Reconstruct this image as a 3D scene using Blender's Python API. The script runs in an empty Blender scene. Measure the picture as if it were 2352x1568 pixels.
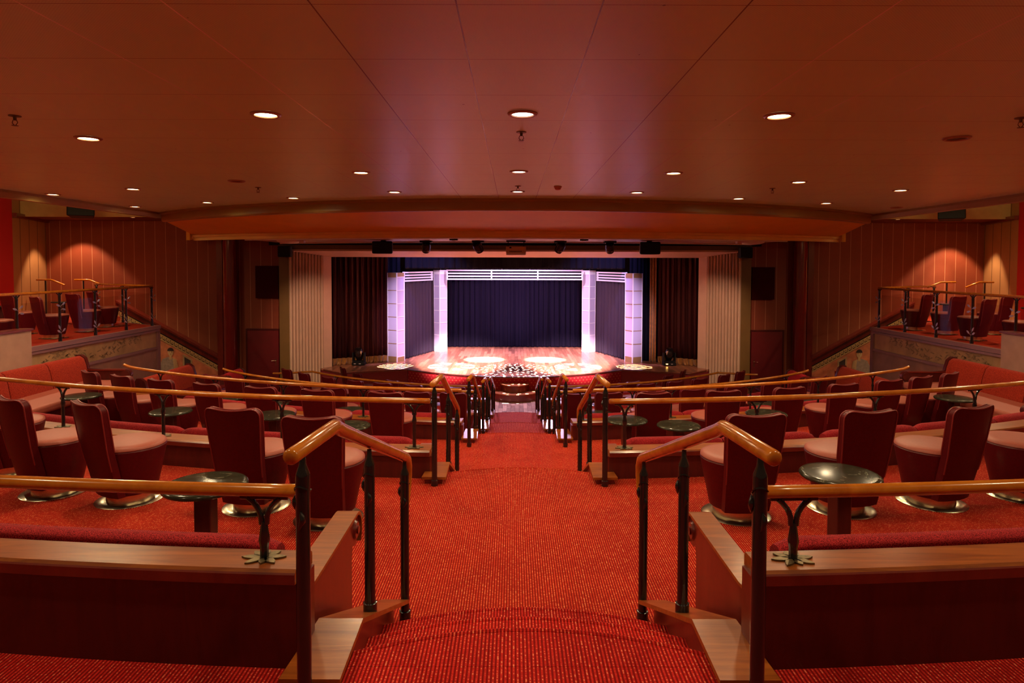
import bpy, math, random
from math import sin, cos, pi, radians, hypot, atan2, sqrt
from mathutils import Vector, Matrix
random.seed(7)
SC = bpy.context.scene
COL = SC.collection

# ------------------------------------------------------------------ camera
cam = bpy.data.cameras.new('camera')
cam.sensor_width = 36.0
cam.lens = 36.0 * 1500 / 2352
cam.shift_y = -(784 - 665.6) / 2352
cam.shift_x = -2.0 / 2352
cam.clip_end = 100
camo = bpy.data.objects.new('camera', cam)
COL.objects.link(camo)
camo.matrix_world = (Matrix.Translation((-0.065, 0, 3.8)) @ Matrix.Rotation(radians(90 - 2.2), 4, 'X')
                     @ Matrix.Rotation(radians(0.15), 4, 'Z'))
SC.camera = camo

# ------------------------------------------------------------------ world, exposure
w = bpy.data.worlds.new('world'); SC.world = w; w.use_nodes = True
w.node_tree.nodes['Background'].inputs[0].default_value = (1.0, 0.50, 0.26, 1)
w.node_tree.nodes['Background'].inputs[1].default_value = 0.08
vs = SC.view_settings
SC.display_settings.display_device = 'sRGB'
vs.view_transform = 'Standard'; vs.look = 'None'; vs.gamma = 1.0; vs.use_curve_mapping = False
vs.exposure = 0.42
cy = SC.cycles
cy.max_bounces = 7; cy.diffuse_bounces = 3; cy.glossy_bounces = 3; cy.transmission_bounces = 6
cy.transparent_max_bounces = 8; cy.caustics_reflective = False; cy.caustics_refractive = False
cy.sample_clamp_indirect = 4.0; cy.blur_glossy = 1.0

DOWN_W = 75.0          # watts of one ceiling downlight
WARM = (1.0, 0.74, 0.42)
STAGE = (0.80, 0.62, 1.0)

# ------------------------------------------------------------------ large lights of the place, and an added audience fill
def lamp(name, kind, loc, energy, color=(1, 1, 1), target=None, **kw):
    l = bpy.data.lights.new(name, kind); l.energy = energy; l.color = color
    for k, v in kw.items(): setattr(l, k, v)
    o = bpy.data.objects.new(name, l); COL.objects.link(o); o.location = loc
    if target is not None:
        o.rotation_euler = (Vector(target) - Vector(loc)).to_track_quat('-Z', 'Y').to_euler()
    return o

def spot(name, loc, target, energy, color, angle, blend=0.5, size=0.05):
    return lamp(name, 'SPOT', loc, energy, color, target, spot_size=radians(angle), spot_blend=blend, shadow_soft_size=size)

# stage wash: from the truss above the stage and from the fixtures on the beam
spot('wash_over_stage', (0, 22.9, 6.1), (0, 22.6, 0.6), 2600, (0.80, 0.50, 1.0), 120, 0.8, 0.3)
for sx in (-1, 1):
    spot('wash_front', (sx * 2.9, 14.6, 4.05), (sx * 2.5, 22.4, 1.7), 3000, (0.86, 0.62, 1.0), 36, 0.7, 0.12)
    spot('floor_wash', (sx * 1.4, 14.7, 4.2), (sx * 1.7, 21.2, 0.6), 24000, (1.0, 0.68, 0.78), 27, 0.6, 0.12)
    spot('wash_blue', (sx * 3.1, 20.6, 5.6), (sx * 3.0, 23.2, 2.6), 700, (0.34, 0.30, 1.0), 70, 0.7, 0.12)
    spot('pool_spot', (sx * 1.05, 21.0, 5.9), (sx * 1.03, 21.93, 0.6), 45000, (1.0, 0.86, 1.0), 16, 0.6, 0.05)
    spot('audience_fill', (sx * 1.2, 20.9, 4.1), (sx * 1.0, 16.2, 0.0), 1000, (0.85, 0.60, 1.0), 70, 0.8, 0.15)  # added fill, unseen behind the soffit, to brighten the pit and steps

def gobo(o, kind):
    """Projector slide in a stage lamp: the pattern sits in the lamp itself and is thrown by its light."""
    l = o.data; l.use_nodes = True; nt = l.node_tree; n = nt.nodes; lk = nt.links
    em = n['Emission']
    tc = n.new('ShaderNodeTexCoord'); sp = n.new('ShaderNodeSeparateXYZ'); lk.new(tc.outputs['Normal'], sp.inputs[0])
    def m(op, a, b=None):
        q = n.new('ShaderNodeMath'); q.operation = op
        for i, v in enumerate((a, b)):
            if v is None: continue
            if isinstance(v, (int, float)): q.inputs[i].default_value = v
            else: lk.new(v, q.inputs[i])
        return q.outputs[0]
    u = m('DIVIDE', sp.outputs[0], sp.outputs[2]); v = m('DIVIDE', sp.outputs[1], sp.outputs[2])
    r = m('SQRT', m('ADD', m('MULTIPLY', u, u), m('MULTIPLY', v, v)))
    if kind == 'star':
        a = m('ARCTAN2', u, v)
        seg = m('ABSOLUTE', m('SINE', m('MULTIPLY', a, 4.0)))
        on = m('MULTIPLY', m('GREATER_THAN', m('MULTIPLY', seg, r), 0.080), m('GREATER_THAN', r, 0.050))
        on = m('MULTIPLY', on, m('LESS_THAN', r, 0.20))
    elif kind == 'dots':
        vo = n.new('ShaderNodeTexVoronoi'); vo.voronoi_dimensions = '2D'; vo.inputs['Randomness'].default_value = 0.75; vo.inputs['Scale'].default_value = 21
        cb = n.new('ShaderNodeCombineXYZ'); lk.new(u, cb.inputs[0]); lk.new(v, cb.inputs[1]); lk.new(cb.outputs[0], vo.inputs['Vector'])
        on = m('MULTIPLY', m('LESS_THAN', vo.outputs['Distance'], 0.20), m('LESS_THAN', r, 0.36))
    else:
        k = m('ADD', m('ABSOLUTE', m('ADD', u, v)), m('MULTIPLY', m('SUBTRACT', u, v), 0.8))
        on = m('MULTIPLY', m('GREATER_THAN', m('SINE', m('MULTIPLY', k, 70.0)), 0.30), m('LESS_THAN', r, 0.15))
    lk.new(on, em.inputs['Strength'])

for sx in (-1, 1):
    o = spot('star_gobo', (sx * 1.98, 20.78, 4.3), (sx * 1.98, 20.43, 0.6), 45000, (0.95, 1.0, 0.92), 28, 0.05, 0.01); gobo(o, 'star')
    o = spot('chevron_gobo', (sx * 3.5, 20.85, 4.3), (sx * 3.75, 20.45, 0.6), 11000, (1.0, 0.88, 0.6), 28, 0.05, 0.01); gobo(o, 'bars')
o = spot('dots_gobo', (0, 20.78, 4.3), (0, 19.75, 0.6), 50000, (0.85, 0.95, 1.0), 42, 0.05, 0.01); gobo(o, 'dots')
for sx in (-1, 1):
    spot('frame_wash', (sx * 4.6, 14.7, 4.15), (sx * 6.0, 19.9, 1.7), 420, (1.0, 0.60, 0.44), 38, 0.8, 0.1)
    o = lamp('cove_light', 'AREA', (sx * 7.66, 9.0, 5.12), 260, (1.0, 0.62, 0.25), (sx * 9.5, 9.0, 5.6), shape='RECTANGLE', size=9.0, size_y=0.06)
# wall-washing lamps over the balconies
spot('wall_lamp', (-13.4, 19.45, 5.10), (-13.4, 19.85, 2.0), 190, (1.0, 0.62, 0.36), 92, 0.35, 0.05)
spot('wall_lamp', (13.5, 19.40, 5.10), (13.4, 19.9, 2.0), 260, (1.0, 0.68, 0.40), 84, 0.35, 0.05)
spot('wall_beam', (13.5, 19.1, 5.1), (13.15, 20.3, 3.2), 170, (1.0, 0.74, 0.45), 30, 0.9, 0.05)

# ------------------------------------------------------------------ materials
def new_mat(name):
    m = bpy.data.materials.new(name); m.use_nodes = True
    nt = m.node_tree
    return m, nt, nt.nodes, nt.links, nt.nodes['Principled BSDF']

def setp(b, **k):
    names = {'rough': 'Roughness', 'metal': 'Metallic', 'spec': 'Specular IOR Level', 'coat': 'Coat Weight', 'coatr': 'Coat Roughness',
             'sheen': 'Sheen Weight', 'trans': 'Transmission Weight', 'ior': 'IOR', 'alpha': 'Alpha'}
    for a, v in k.items(): b.inputs[names[a]].default_value = v

def plain(name, col, rough=0.5, noise=0.0, scale=8.0, **k):
    m, nt, n, lk, b = new_mat(name)
    setp(b, rough=rough, **k)
    if noise:
        tc = n.new('ShaderNodeTexCoord'); t = n.new('ShaderNodeTexNoise'); t.inputs['Scale'].default_value = scale; t.inputs['Detail'].default_value = 4
        lk.new(tc.outputs['Object'], t.inputs['Vector'])
        r = n.new('ShaderNodeValToRGB')
        r.color_ramp.elements[0].position = 0.3; r.color_ramp.elements[1].position = 0.7
        r.color_ramp.elements[0].color = tuple(c * (1 - noise) for c in col) + (1,)
        r.color_ramp.elements[1].color = tuple(min(1, c * (1 + noise)) for c in col) + (1,)
        lk.new(t.outputs['Fac'], r.inputs[0]); lk.new(r.outputs[0], b.inputs['Base Color'])
    else:
        b.inputs['Base Color'].default_value = (*col, 1)
    return m

def wood(name, c0, c1, rough=0.3, scale=(1.2, 14, 14), coat=0.3, planks=None):
    m, nt, n, lk, b = new_mat(name); setp(b, rough=rough, coat=coat, coatr=0.15)
    tc = n.new('ShaderNodeTexCoord'); mp = n.new('ShaderNodeMapping'); mp.inputs['Scale'].default_value = scale
    lk.new(tc.outputs['Object'], mp.inputs['Vector'])
    t = n.new('ShaderNodeTexNoise'); t.inputs['Scale'].default_value = 2.2; t.inputs['Detail'].default_value = 7; t.inputs['Roughness'].default_value = 0.62
    t.inputs['Distortion'].default_value = 0.8
    lk.new(mp.outputs[0], t.inputs['Vector'])
    r = n.new('ShaderNodeValToRGB'); r.color_ramp.elements[0].position = 0.32; r.color_ramp.elements[1].position = 0.72
    r.color_ramp.elements[0].color = (*c0, 1); r.color_ramp.elements[1].color = (*c1, 1)
    lk.new(t.outputs['Fac'], r.inputs[0])
    out = r.outputs[0]
    if planks:
        br = n.new('ShaderNodeTexBrick'); br.inputs['Scale'].default_value = 1.0
        br.inputs['Brick Width'].default_value = planks[1]; br.inputs['Row Height'].default_value = planks[0]
        br.inputs['Mortar Size'].default_value = 0.003
        br.inputs['Color1'].default_value = (0.55, 0.5, 0.5, 1); br.inputs['Color2'].default_value = (1.25, 1.2, 1.15, 1); br.inputs['Mortar'].default_value = (0.25, 0.2, 0.2, 1)
        rot = n.new('ShaderNodeMapping'); rot.inputs['Rotation'].default_value = (0, 0, radians(planks[2]))
        lk.new(tc.outputs['Object'], rot.inputs['Vector']); lk.new(rot.outputs[0], br.inputs['Vector'])
        mx = n.new('ShaderNodeMix'); mx.data_type = 'RGBA'; mx.blend_type = 'MULTIPLY'; mx.inputs[0].default_value = 1.0
        lk.new(out, mx.inputs[6]); lk.new(br.outputs['Color'], mx.inputs[7]); out = mx.outputs[2]
    lk.new(out, b.inputs['Base Color'])
    return m

def math_node(nt, op, a, b=None):
    q = nt.nodes.new('ShaderNodeMath'); q.operation = op
    for i, v in enumerate((a, b)):
        if v is None: continue
        if isinstance(v, (int, float)): q.inputs[i].default_value = v
        else: nt.links.new(v, q.inputs[i])
    return q.outputs[0]

def mixrgb(nt, fac, a, b):
    mx = nt.nodes.new('ShaderNodeMix'); mx.data_type = 'RGBA'
    for i, v in ((0, fac), (6, a), (7, b)):
        if isinstance(v, (int, float)): mx.inputs[i].default_value = v
        elif isinstance(v, tuple): mx.inputs[i].default_value = (*v, 1)
        else: nt.links.new(v, mx.inputs[i])
    return mx.outputs[2]

def carpet(name, dark, bright, fleck):
    m, nt, n, lk, b = new_mat(name); setp(b, rough=0.95, spec=0.1)
    tc = n.new('ShaderNodeTexCoord'); sp = n.new('ShaderNodeSeparateXYZ'); lk.new(tc.outputs['Object'], sp.inputs[0])
    rib = math_node(nt, 'SINE', math_node(nt, 'MULTIPLY', sp.outputs[0], 2 * pi / 0.0155))
    rib = math_node(nt, 'MULTIPLY_ADD', rib, 0.5); rib.node.inputs[2].default_value = 0.5
    mp = n.new('ShaderNodeMapping'); mp.inputs['Scale'].default_value = (62, 92, 92); lk.new(tc.outputs['Object'], mp.inputs['Vector'])
    t = n.new('ShaderNodeTexNoise'); t.inputs['Scale'].default_value = 1.0; t.inputs['Detail'].default_value = 2; lk.new(mp.outputs[0], t.inputs['Vector'])
    t2 = n.new('ShaderNodeTexNoise'); t2.inputs['Scale'].default_value = 2.2; t2.inputs['Detail'].default_value = 5; lk.new(tc.outputs['Object'], t2.inputs['Vector'])
    f = math_node(nt, 'MULTIPLY', rib, math_node(nt, 'MULTIPLY', t.outputs['Fac'], 1.75))
    f = math_node(nt, 'MULTIPLY', f, math_node(nt, 'MULTIPLY_ADD', t2.outputs['Fac'], 1.8))
    for nd in nt.nodes:
        if nd.type == 'MATH' and nd.operation == 'MULTIPLY_ADD' and abs(nd.inputs[1].default_value - 1.8) < 1e-4: nd.inputs[2].default_value = 0.12
    base = mixrgb(nt, f, dark, bright)
    fl = math_node(nt, 'GREATER_THAN', math_node(nt, 'MULTIPLY', rib, t.outputs['Fac']), 0.56)
    out = mixrgb(nt, math_node(nt, 'MULTIPLY', fl, 0.65), base, fleck)
    lk.new(out, b.inputs['Base Color'])
    bp = n.new('ShaderNodeBump'); bp.inputs['Strength'].default_value = 0.5; bp.inputs['Distance'].default_value = 0.006
    lk.new(f, bp.inputs['Height']); lk.new(bp.outputs[0], b.inputs['Normal'])
    return m

def emit(name, col, s):
    m, nt, n, lk, b = new_mat(name)
    b.inputs['Base Color'].default_value = (0, 0, 0, 1); b.inputs['Emission Color'].default_value = (*col, 1); b.inputs['Emission Strength'].default_value = s
    return m

def ceiling_mat():
    m, nt, n, lk, b = new_mat('ceiling_panels'); setp(b, rough=0.34, spec=0.6)
    tc = n.new('ShaderNodeTexCoord'); sp = n.new('ShaderNodeSeparateXYZ'); lk.new(tc.outputs['Object'], sp.inputs[0])
    def grid(o, off, per, wd):
        fr = math_node(nt, 'FRACT', math_node(nt, 'DIVIDE', math_node(nt, 'ADD', o, off), per))
        d = math_node(nt, 'ABSOLUTE', math_node(nt, 'SUBTRACT', fr, 0.5))
        return math_node(nt, 'GREATER_THAN', d, 0.5 - wd / per)
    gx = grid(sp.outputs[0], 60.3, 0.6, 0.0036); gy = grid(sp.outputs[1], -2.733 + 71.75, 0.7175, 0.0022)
    line = math_node(nt, 'MAXIMUM', gx, gy)
    t = n.new('ShaderNodeTexNoise'); t.inputs['Scale'].default_value = 0.7; t.inputs['Detail'].default_value = 3; lk.new(tc.outputs['Object'], t.inputs['Vector'])
    base = mixrgb(nt, t.outputs['Fac'], (0.52, 0.72, 0.46), (0.62, 0.84, 0.54))
    # perforations
    px = math_node(nt, 'SINE', math_node(nt, 'MULTIPLY', sp.outputs[0], 2 * pi / 0.014)); py = math_node(nt, 'SINE', math_node(nt, 'MULTIPLY', sp.outputs[1], 2 * pi / 0.014))
    hole = math_node(nt, 'GREATER_THAN', math_node(nt, 'MULTIPLY', px, py), 0.55)
    near = math_node(nt, 'LESS_THAN', sp.outputs[1], 5.3)
    hole = math_node(nt, 'MULTIPLY', math_node(nt, 'MULTIPLY', hole, near), 0.22)
    base = mixrgb(nt, hole, base, (0.05, 0.02, 0.012))
    vo = n.new('ShaderNodeTexVoronoi'); vo.inputs['Scale'].default_value = 3.4; lk.new(tc.outputs['Object'], vo.inputs['Vector'])
    dot = math_node(nt, 'LESS_THAN', vo.outputs['Distance'], 0.030)
    base = mixrgb(nt, math_node(nt, 'MULTIPLY', dot, 0.8), base, (0.03, 0.01, 0.01))
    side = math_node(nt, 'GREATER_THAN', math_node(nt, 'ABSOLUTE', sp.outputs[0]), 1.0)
    base = mixrgb(nt, line, base, (0.12, 0.05, 0.03)); base = mixrgb(nt, math_node(nt, 'MULTIPLY', gx, side), base, (1.0, 1.0, 0.95))  # joints away from the middle go near-white: edge glints painted into the colour
    glint_m = math_node(nt, 'MULTIPLY', gx, side); lk.new(math_node(nt, 'SUBTRACT', 0.34, math_node(nt, 'MULTIPLY', glint_m, 0.12)), b.inputs['Roughness'])
    lk.new(base, b.inputs['Base Color'])
    bp = n.new('ShaderNodeBump'); bp.inputs['Strength'].default_value = 0.25; bp.inputs['Distance'].default_value = 0.01
    lk.new(math_node(nt, 'ADD', math_node(nt, 'MULTIPLY', line, -1.0), math_node(nt, 'MULTIPLY', t.outputs['Fac'], 0.4)), bp.inputs['Height']); lk.new(bp.outputs[0], b.inputs['Normal'])
    return m

def groove_wall(name, c0, c1, line, per=0.327, off=0.0, axis=0, width=0.010):
    m, nt, n, lk, b = new_mat(name); setp(b, rough=0.55, spec=0.35)
    tc = n.new('ShaderNodeTexCoord'); sp = n.new('ShaderNodeSeparateXYZ'); lk.new(tc.outputs['Object'], sp.inputs[0])
    fr = math_node(nt, 'FRACT', math_node(nt, 'DIVIDE', math_node(nt, 'ADD', sp.outputs[axis], 50 * per + off), per))
    ln = math_node(nt, 'GREATER_THAN', math_node(nt, 'ABSOLUTE', math_node(nt, 'SUBTRACT', fr, 0.5)), 0.5 - width / per)
    t = n.new('ShaderNodeTexNoise'); t.inputs['Scale'].default_value = 1.7; t.inputs['Detail'].default_value = 6; t.inputs['Roughness'].default_value = 0.65; lk.new(tc.outputs['Object'], t.inputs['Vector'])
    base = mixrgb(nt, t.outputs['Fac'], c0, c1)
    lk.new(mixrgb(nt, ln, base, line), b.inputs['Base Color'])
    return m

def dotted(name, base, dot):
    m, nt, n, lk, b = new_mat(name); setp(b, rough=0.9, spec=0.1)
    tc = n.new('ShaderNodeTexCoord'); sp = n.new('ShaderNodeSeparateXYZ'); lk.new(tc.outputs['Object'], sp.inputs[0])
    zr = math_node(nt, 'DIVIDE', sp.outputs[2], 0.075); row = math_node(nt, 'FLOOR', zr)
    fx = math_node(nt, 'FRACT', math_node(nt, 'ADD', math_node(nt, 'DIVIDE', math_node(nt, 'ADD', sp.outputs[0], 40), 0.11), math_node(nt, 'MULTIPLY', row, 0.5)))
    dx = math_node(nt, 'MULTIPLY', math_node(nt, 'SUBTRACT', fx, 0.5), 0.11)
    dz = math_node(nt, 'MULTIPLY', math_node(nt, 'SUBTRACT', math_node(nt, 'FRACT', zr), 0.5), 0.075)
    d = math_node(nt, 'SQRT', math_node(nt, 'ADD', math_node(nt, 'MULTIPLY', dx, dx), math_node(nt, 'MULTIPLY', dz, dz)))
    lk.new(mixrgb(nt, math_node(nt, 'LESS_THAN', d, 0.013), base, dot), b.inputs['Base Color'])
    return m

def marble(name):
    m, nt, n, lk, b = new_mat(name); setp(b, rough=0.16, spec=0.28)
    tc = n.new('ShaderNodeTexCoord'); t = n.new('ShaderNodeTexNoise'); t.inputs['Scale'].default_value = 9; t.inputs['Detail'].default_value = 9; t.inputs['Distortion'].default_value = 1.6
    lk.new(tc.outputs['Object'], t.inputs['Vector'])
    r = n.new('ShaderNodeValToRGB'); e = r.color_ramp.elements
    e[0].position = 0.35; e[0].color = (0.020, 0.020, 0.013, 1); e[1].position = 0.62; e[1].color = (0.035, 0.034, 0.022, 1)
    q = e.new(0.66); q.color = (0.16, 0.15, 0.10, 1); q2 = e.new(0.70); q2.color = (0.03, 0.03, 0.02, 1)
    lk.new(t.outputs['Fac'], r.inputs[0]); lk.new(r.outputs[0], b.inputs['Base Color'])
    return m

def meander(name):
    """Gold key pattern on a dark band; U along the band, V across it (0..1)."""
    m, nt, n, lk, b = new_mat(name); setp(b, rough=0.5)
    tc = n.new('ShaderNodeTexCoord'); sp = n.new('ShaderNodeSeparateXYZ'); lk.new(tc.outputs['UV'], sp.inputs[0])
    u = math_node(nt, 'FRACT', sp.outputs[0]); v = sp.outputs[1]
    def box(u0, u1, v0, v1):
        a = math_node(nt, 'MULTIPLY', math_node(nt, 'GREATER_THAN', u, u0), math_node(nt, 'LESS_THAN', u, u1))
        c = math_node(nt, 'MULTIPLY', math_node(nt, 'GREATER_THAN', v, v0), math_node(nt, 'LESS_THAN', v, v1))
        return math_node(nt, 'MULTIPLY', a, c)
    s = None
    for q in ((0, 1, 0, .12), (0, 1, .88, 1), (.05, .20, .20, .80), (.05, .85, .66, .80), (.70, .85, .34, .80), (.36, .85, .34, .46), (.36, .5, .34, .58), (.05, .3, .2, .3), (.9, 1, .2, .3)):
        x = box(*q); s = x if s is None else math_node(nt, 'MAXIMUM', s, x)
    lk.new(mixrgb(nt, s, (0.03, 0.012, 0.01), (0.62, 0.36, 0.13)), b.inputs['Base Color'])
    return m

def fabric(name, c0, c1, scale=120):
    m, nt, n, lk, b = new_mat(name); setp(b, rough=0.9, spec=0.12, sheen=0.03)
    tc = n.new('ShaderNodeTexCoord'); t = n.new('ShaderNodeTexNoise'); t.inputs['Scale'].default_value = scale; t.inputs['Detail'].default_value = 2; lk.new(tc.outputs['Object'], t.inputs['Vector'])
    r = n.new('ShaderNodeValToRGB'); r.color_ramp.elements[0].position = 0.38; r.color_ramp.elements[1].position = 0.66
    r.color_ramp.elements[0].color = (*c0, 1); r.color_ramp.elements[1].color = (*c1, 1)
    lk.new(t.outputs['Fac'], r.inputs[0]); lk.new(r.outputs[0], b.inputs['Base Color'])
    bp = n.new('ShaderNodeBump'); bp.inputs['Strength'].default_value = 0.3; bp.inputs['Distance'].default_value = 0.003
    lk.new(t.outputs['Fac'], bp.inputs['Height']); lk.new(bp.outputs[0], b.inputs['Normal'])
    return m

M = dict(
    carpet_crimson=carpet('crimson_ribbed_carpet', (0.17, 0.002, 0.003), (0.66, 0.026, 0.016), (0.85, 0.42, 0.20)),
    carpet=carpet('red_ribbed_carpet', (0.18, 0.003, 0.003), (0.58, 0.044, 0.016), (0.85, 0.42, 0.16)),
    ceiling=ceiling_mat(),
    ledge=wood('ledge_wood', (0.17, 0.034, 0.004), (0.38, 0.105, 0.014), 0.30, coat=0.12),
    mahogany=wood('dark_mahogany', (0.050, 0.004, 0.004), (0.085, 0.008, 0.006), 0.35, (6, 6, 0.9)),
    redwood=wood('red_wood', (0.11, 0.009, 0.006), (0.18, 0.020, 0.010), 0.30, (3, 3, 1.0)),
    rail=wood('honey_rail_wood', (0.36, 0.088, 0.006), (0.54, 0.175, 0.014), 0.20, (3, 3, 3), 0.35),
    black=plain('black_lacquered_metal', (0.010, 0.008, 0.009), 0.18, coat=0.4),
    blackmatt=plain('matt_black', (0.008, 0.007, 0.008), 0.6, spec=0.2),
    bronze=plain('aged_bronze', (0.16, 0.12, 0.06), 0.45, 0.35, 40, metal=0.8),
    leather=plain('oxblood_leather', (0.085, 0.0025, 0.0045), 0.42, 0.12, 60, spec=0.22),
    leatherseat=plain('dusty_rose_leather', (0.32, 0.078, 0.052), 0.45, 0.05, 50, spec=0.3),
    piping=plain('piping', (0.20, 0.018, 0.018), 0.35),
    steel=plain('brushed_champagne_steel', (0.72, 0.66, 0.50), 0.22, metal=1.0),
    marble=marble('dark_green_marble'),
    stem=wood('dark_stem_wood', (0.045, 0.006, 0.005), (0.075, 0.011, 0.008), 0.35, (8, 8, 1.2)),
    roll=fabric('red_woven_upholstery', (0.10, 0.001, 0.004), (0.48, 0.026, 0.030), 260),
    sofaback=fabric('brick_red_upholstery', (0.20, 0.012, 0.006), (0.36, 0.032, 0.012), 90),
    sofabright=fabric('crimson_upholstery', (0.42, 0.010, 0.018), (0.60, 0.020, 0.030), 90),
    wallmain=groove_wall('wine_wall_panels', (0.19, 0.034, 0.014), (0.27, 0.055, 0.020), (0.46, 0.19, 0.10), off=0.05, width=0.007),
    wallbeige=groove_wall('ochre_plaster', (0.36, 0.16, 0.055), (0.50, 0.25, 0.095), (0.13, 0.055, 0.02), per=0.62, off=0.2, width=0.02, axis=1),
    reddoor=plain('red_door_paint', (0.13, 0.003, 0.005), 0.5, 0.1, 4),
    redbright=plain('bright_red_drape', (0.55, 0.006, 0.010), 0.7),
    acoustic=plain('dark_red_cloth', (0.045, 0.004, 0.004), 0.95, spec=0.05),
    frieze=plain('cream_plaster', (0.52, 0.33, 0.13), 0.6, 0.1, 3),
    olive=plain('olive_bronze_paint', (0.17, 0.092, 0.022), 0.45, 0.08, 3),
    cream=plain('cream_paint', (0.66, 0.46, 0.30), 0.5, 0.05, 4),
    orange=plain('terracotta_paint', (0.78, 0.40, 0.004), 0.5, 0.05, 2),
    goldtrim=plain('gold_paint', (0.78, 0.50, 0.14), 0.38, 0.05, 3),
    browntrim=plain('brown_gold_paint', (0.30, 0.19, 0.055), 0.40, 0.06, 3),
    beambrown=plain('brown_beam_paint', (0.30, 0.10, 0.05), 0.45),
    whitemetal=plain('white_metal', (0.75, 0.68, 0.66), 0.3),
    sideceil=plain('side_ceiling_paint', (0.14, 0.040, 0.014), 0.6),
    stagefloor=wood('stage_planks', (0.33, 0.125, 0.065), (0.54, 0.235, 0.13), 0.30, (10, 1.2, 8), 0.25, (0.11, 1.3, 90)),
    pitfloor=wood('pale_dance_floor', (0.40, 0.23, 0.16), (0.58, 0.38, 0.28), 0.25, (6, 1.0, 6), 0.3, (0.11, 0.7, 90)),
    dotted=dotted('dotted_red_carpet', (0.26, 0.009, 0.012), (0.46, 0.13, 0.045)),
    redcarpetplain=plain('plain_red_cloth', (0.19, 0.008, 0.008), 0.85, 0.1, 30),
    navy=plain('navy_velvet', (0.0046, 0.0034, 0.0098), 0.9, spec=0.06),
    greyvelvet=plain('grey_plum_velvet', (0.024, 0.017, 0.026), 0.9, spec=0.08),
    blackdrape=plain('black_drape', (0.006, 0.005, 0.008), 0.95, spec=0.03),
    reddrape=plain('dark_red_velvet', (0.030, 0.003, 0.0025), 0.7, spec=0.15),
    golddrape=plain('gold_satin', (0.36, 0.15, 0.025), 0.45, 0.25, 12, sheen=0.3),
    colframe=plain('white_column_frame', (0.80, 0.74, 0.74), 0.45),
    colgold=plain('gold_column_frame', (0.30, 0.17, 0.06), 0.4),
    colpanel=plain('frosted_panel', (0.50, 0.43, 0.56), 0.25),
    plaster=plain('ochre_wall_plaster', (0.46, 0.27, 0.125), 0.6, 0.22, 3),
    plasterlow=plain('umber_wall_plaster', (0.33, 0.165, 0.115), 0.55, 0.2, 3),
    purpletrim=plain('plum_brown_moulding', (0.26, 0.12, 0.12), 0.3),
    rose=plain('rose_beige_panel', (0.50, 0.28, 0.20), 0.4, 0.08, 5),
    leafpaint=plain('olive_leaf_paint', (0.27, 0.165, 0.075), 0.6),
    pewter=plain('pewter', (0.42, 0.38, 0.36), 0.3, metal=0.9),
    mural=plain('red_mural_plaster', (0.62, 0.19, 0.085), 0.6, 0.28, 5),
    robe=plain('grey_robe_paint', (0.40, 0.28, 0.22), 0.7, 0.2, 14),
    skin=plain('pale_ochre_paint', (0.62, 0.36, 0.17), 0.7, 0.1, 14),
    paintdark=plain('dark_umber_paint', (0.045, 0.025, 0.022), 0.7),
    meander=meander('key_pattern'),
    bulb=emit('warm_bulb', (1.0, 0.90, 0.50), 14.0),
    bulbcool=emit('cool_bulb', (1.0, 0.95, 0.82), 6.0),
    darklens=plain('unlit_lens', (0.01, 0.008, 0.006), 0.2),
    bulbring=plain('downlight_ring', (0.34, 0.16, 0.09), 0.35),
    led=emit('amber_led', (1.0, 0.5, 0.1), 12.0),
    rosepaint=plain('rose_detector_paint', (0.45, 0.16, 0.12), 0.5),
    lampwhite=emit('white_glint', (0.9, 1.0, 0.95), 3.0),
)
def glass_mat():
    m, nt, n, lk, b = new_mat('clear_glass')
    n.remove(b)
    out = n['Material Output']; g = n.new('ShaderNodeBsdfGlossy'); g.inputs['Roughness'].default_value = 0.02
    t = n.new('ShaderNodeBsdfTransparent'); t.inputs[0].default_value = (0.93, 0.92, 0.90, 1)
    lw = n.new('ShaderNodeLayerWeight'); lw.inputs['Blend'].default_value = 0.5
    f = math_node(nt, 'MULTIPLY_ADD', math_node(nt, 'POWER', lw.outputs['Facing'], 5.0), 0.25); f.node.inputs[2].default_value = 0.012
    mx = n.new('ShaderNodeMixShader'); lk.new(f, mx.inputs[0]); lk.new(t.outputs[0], mx.inputs[1]); lk.new(g.outputs[0], mx.inputs[2]); lk.new(mx.outputs[0], out.inputs[0])
    return m
M['glass'] = glass_mat()

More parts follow.
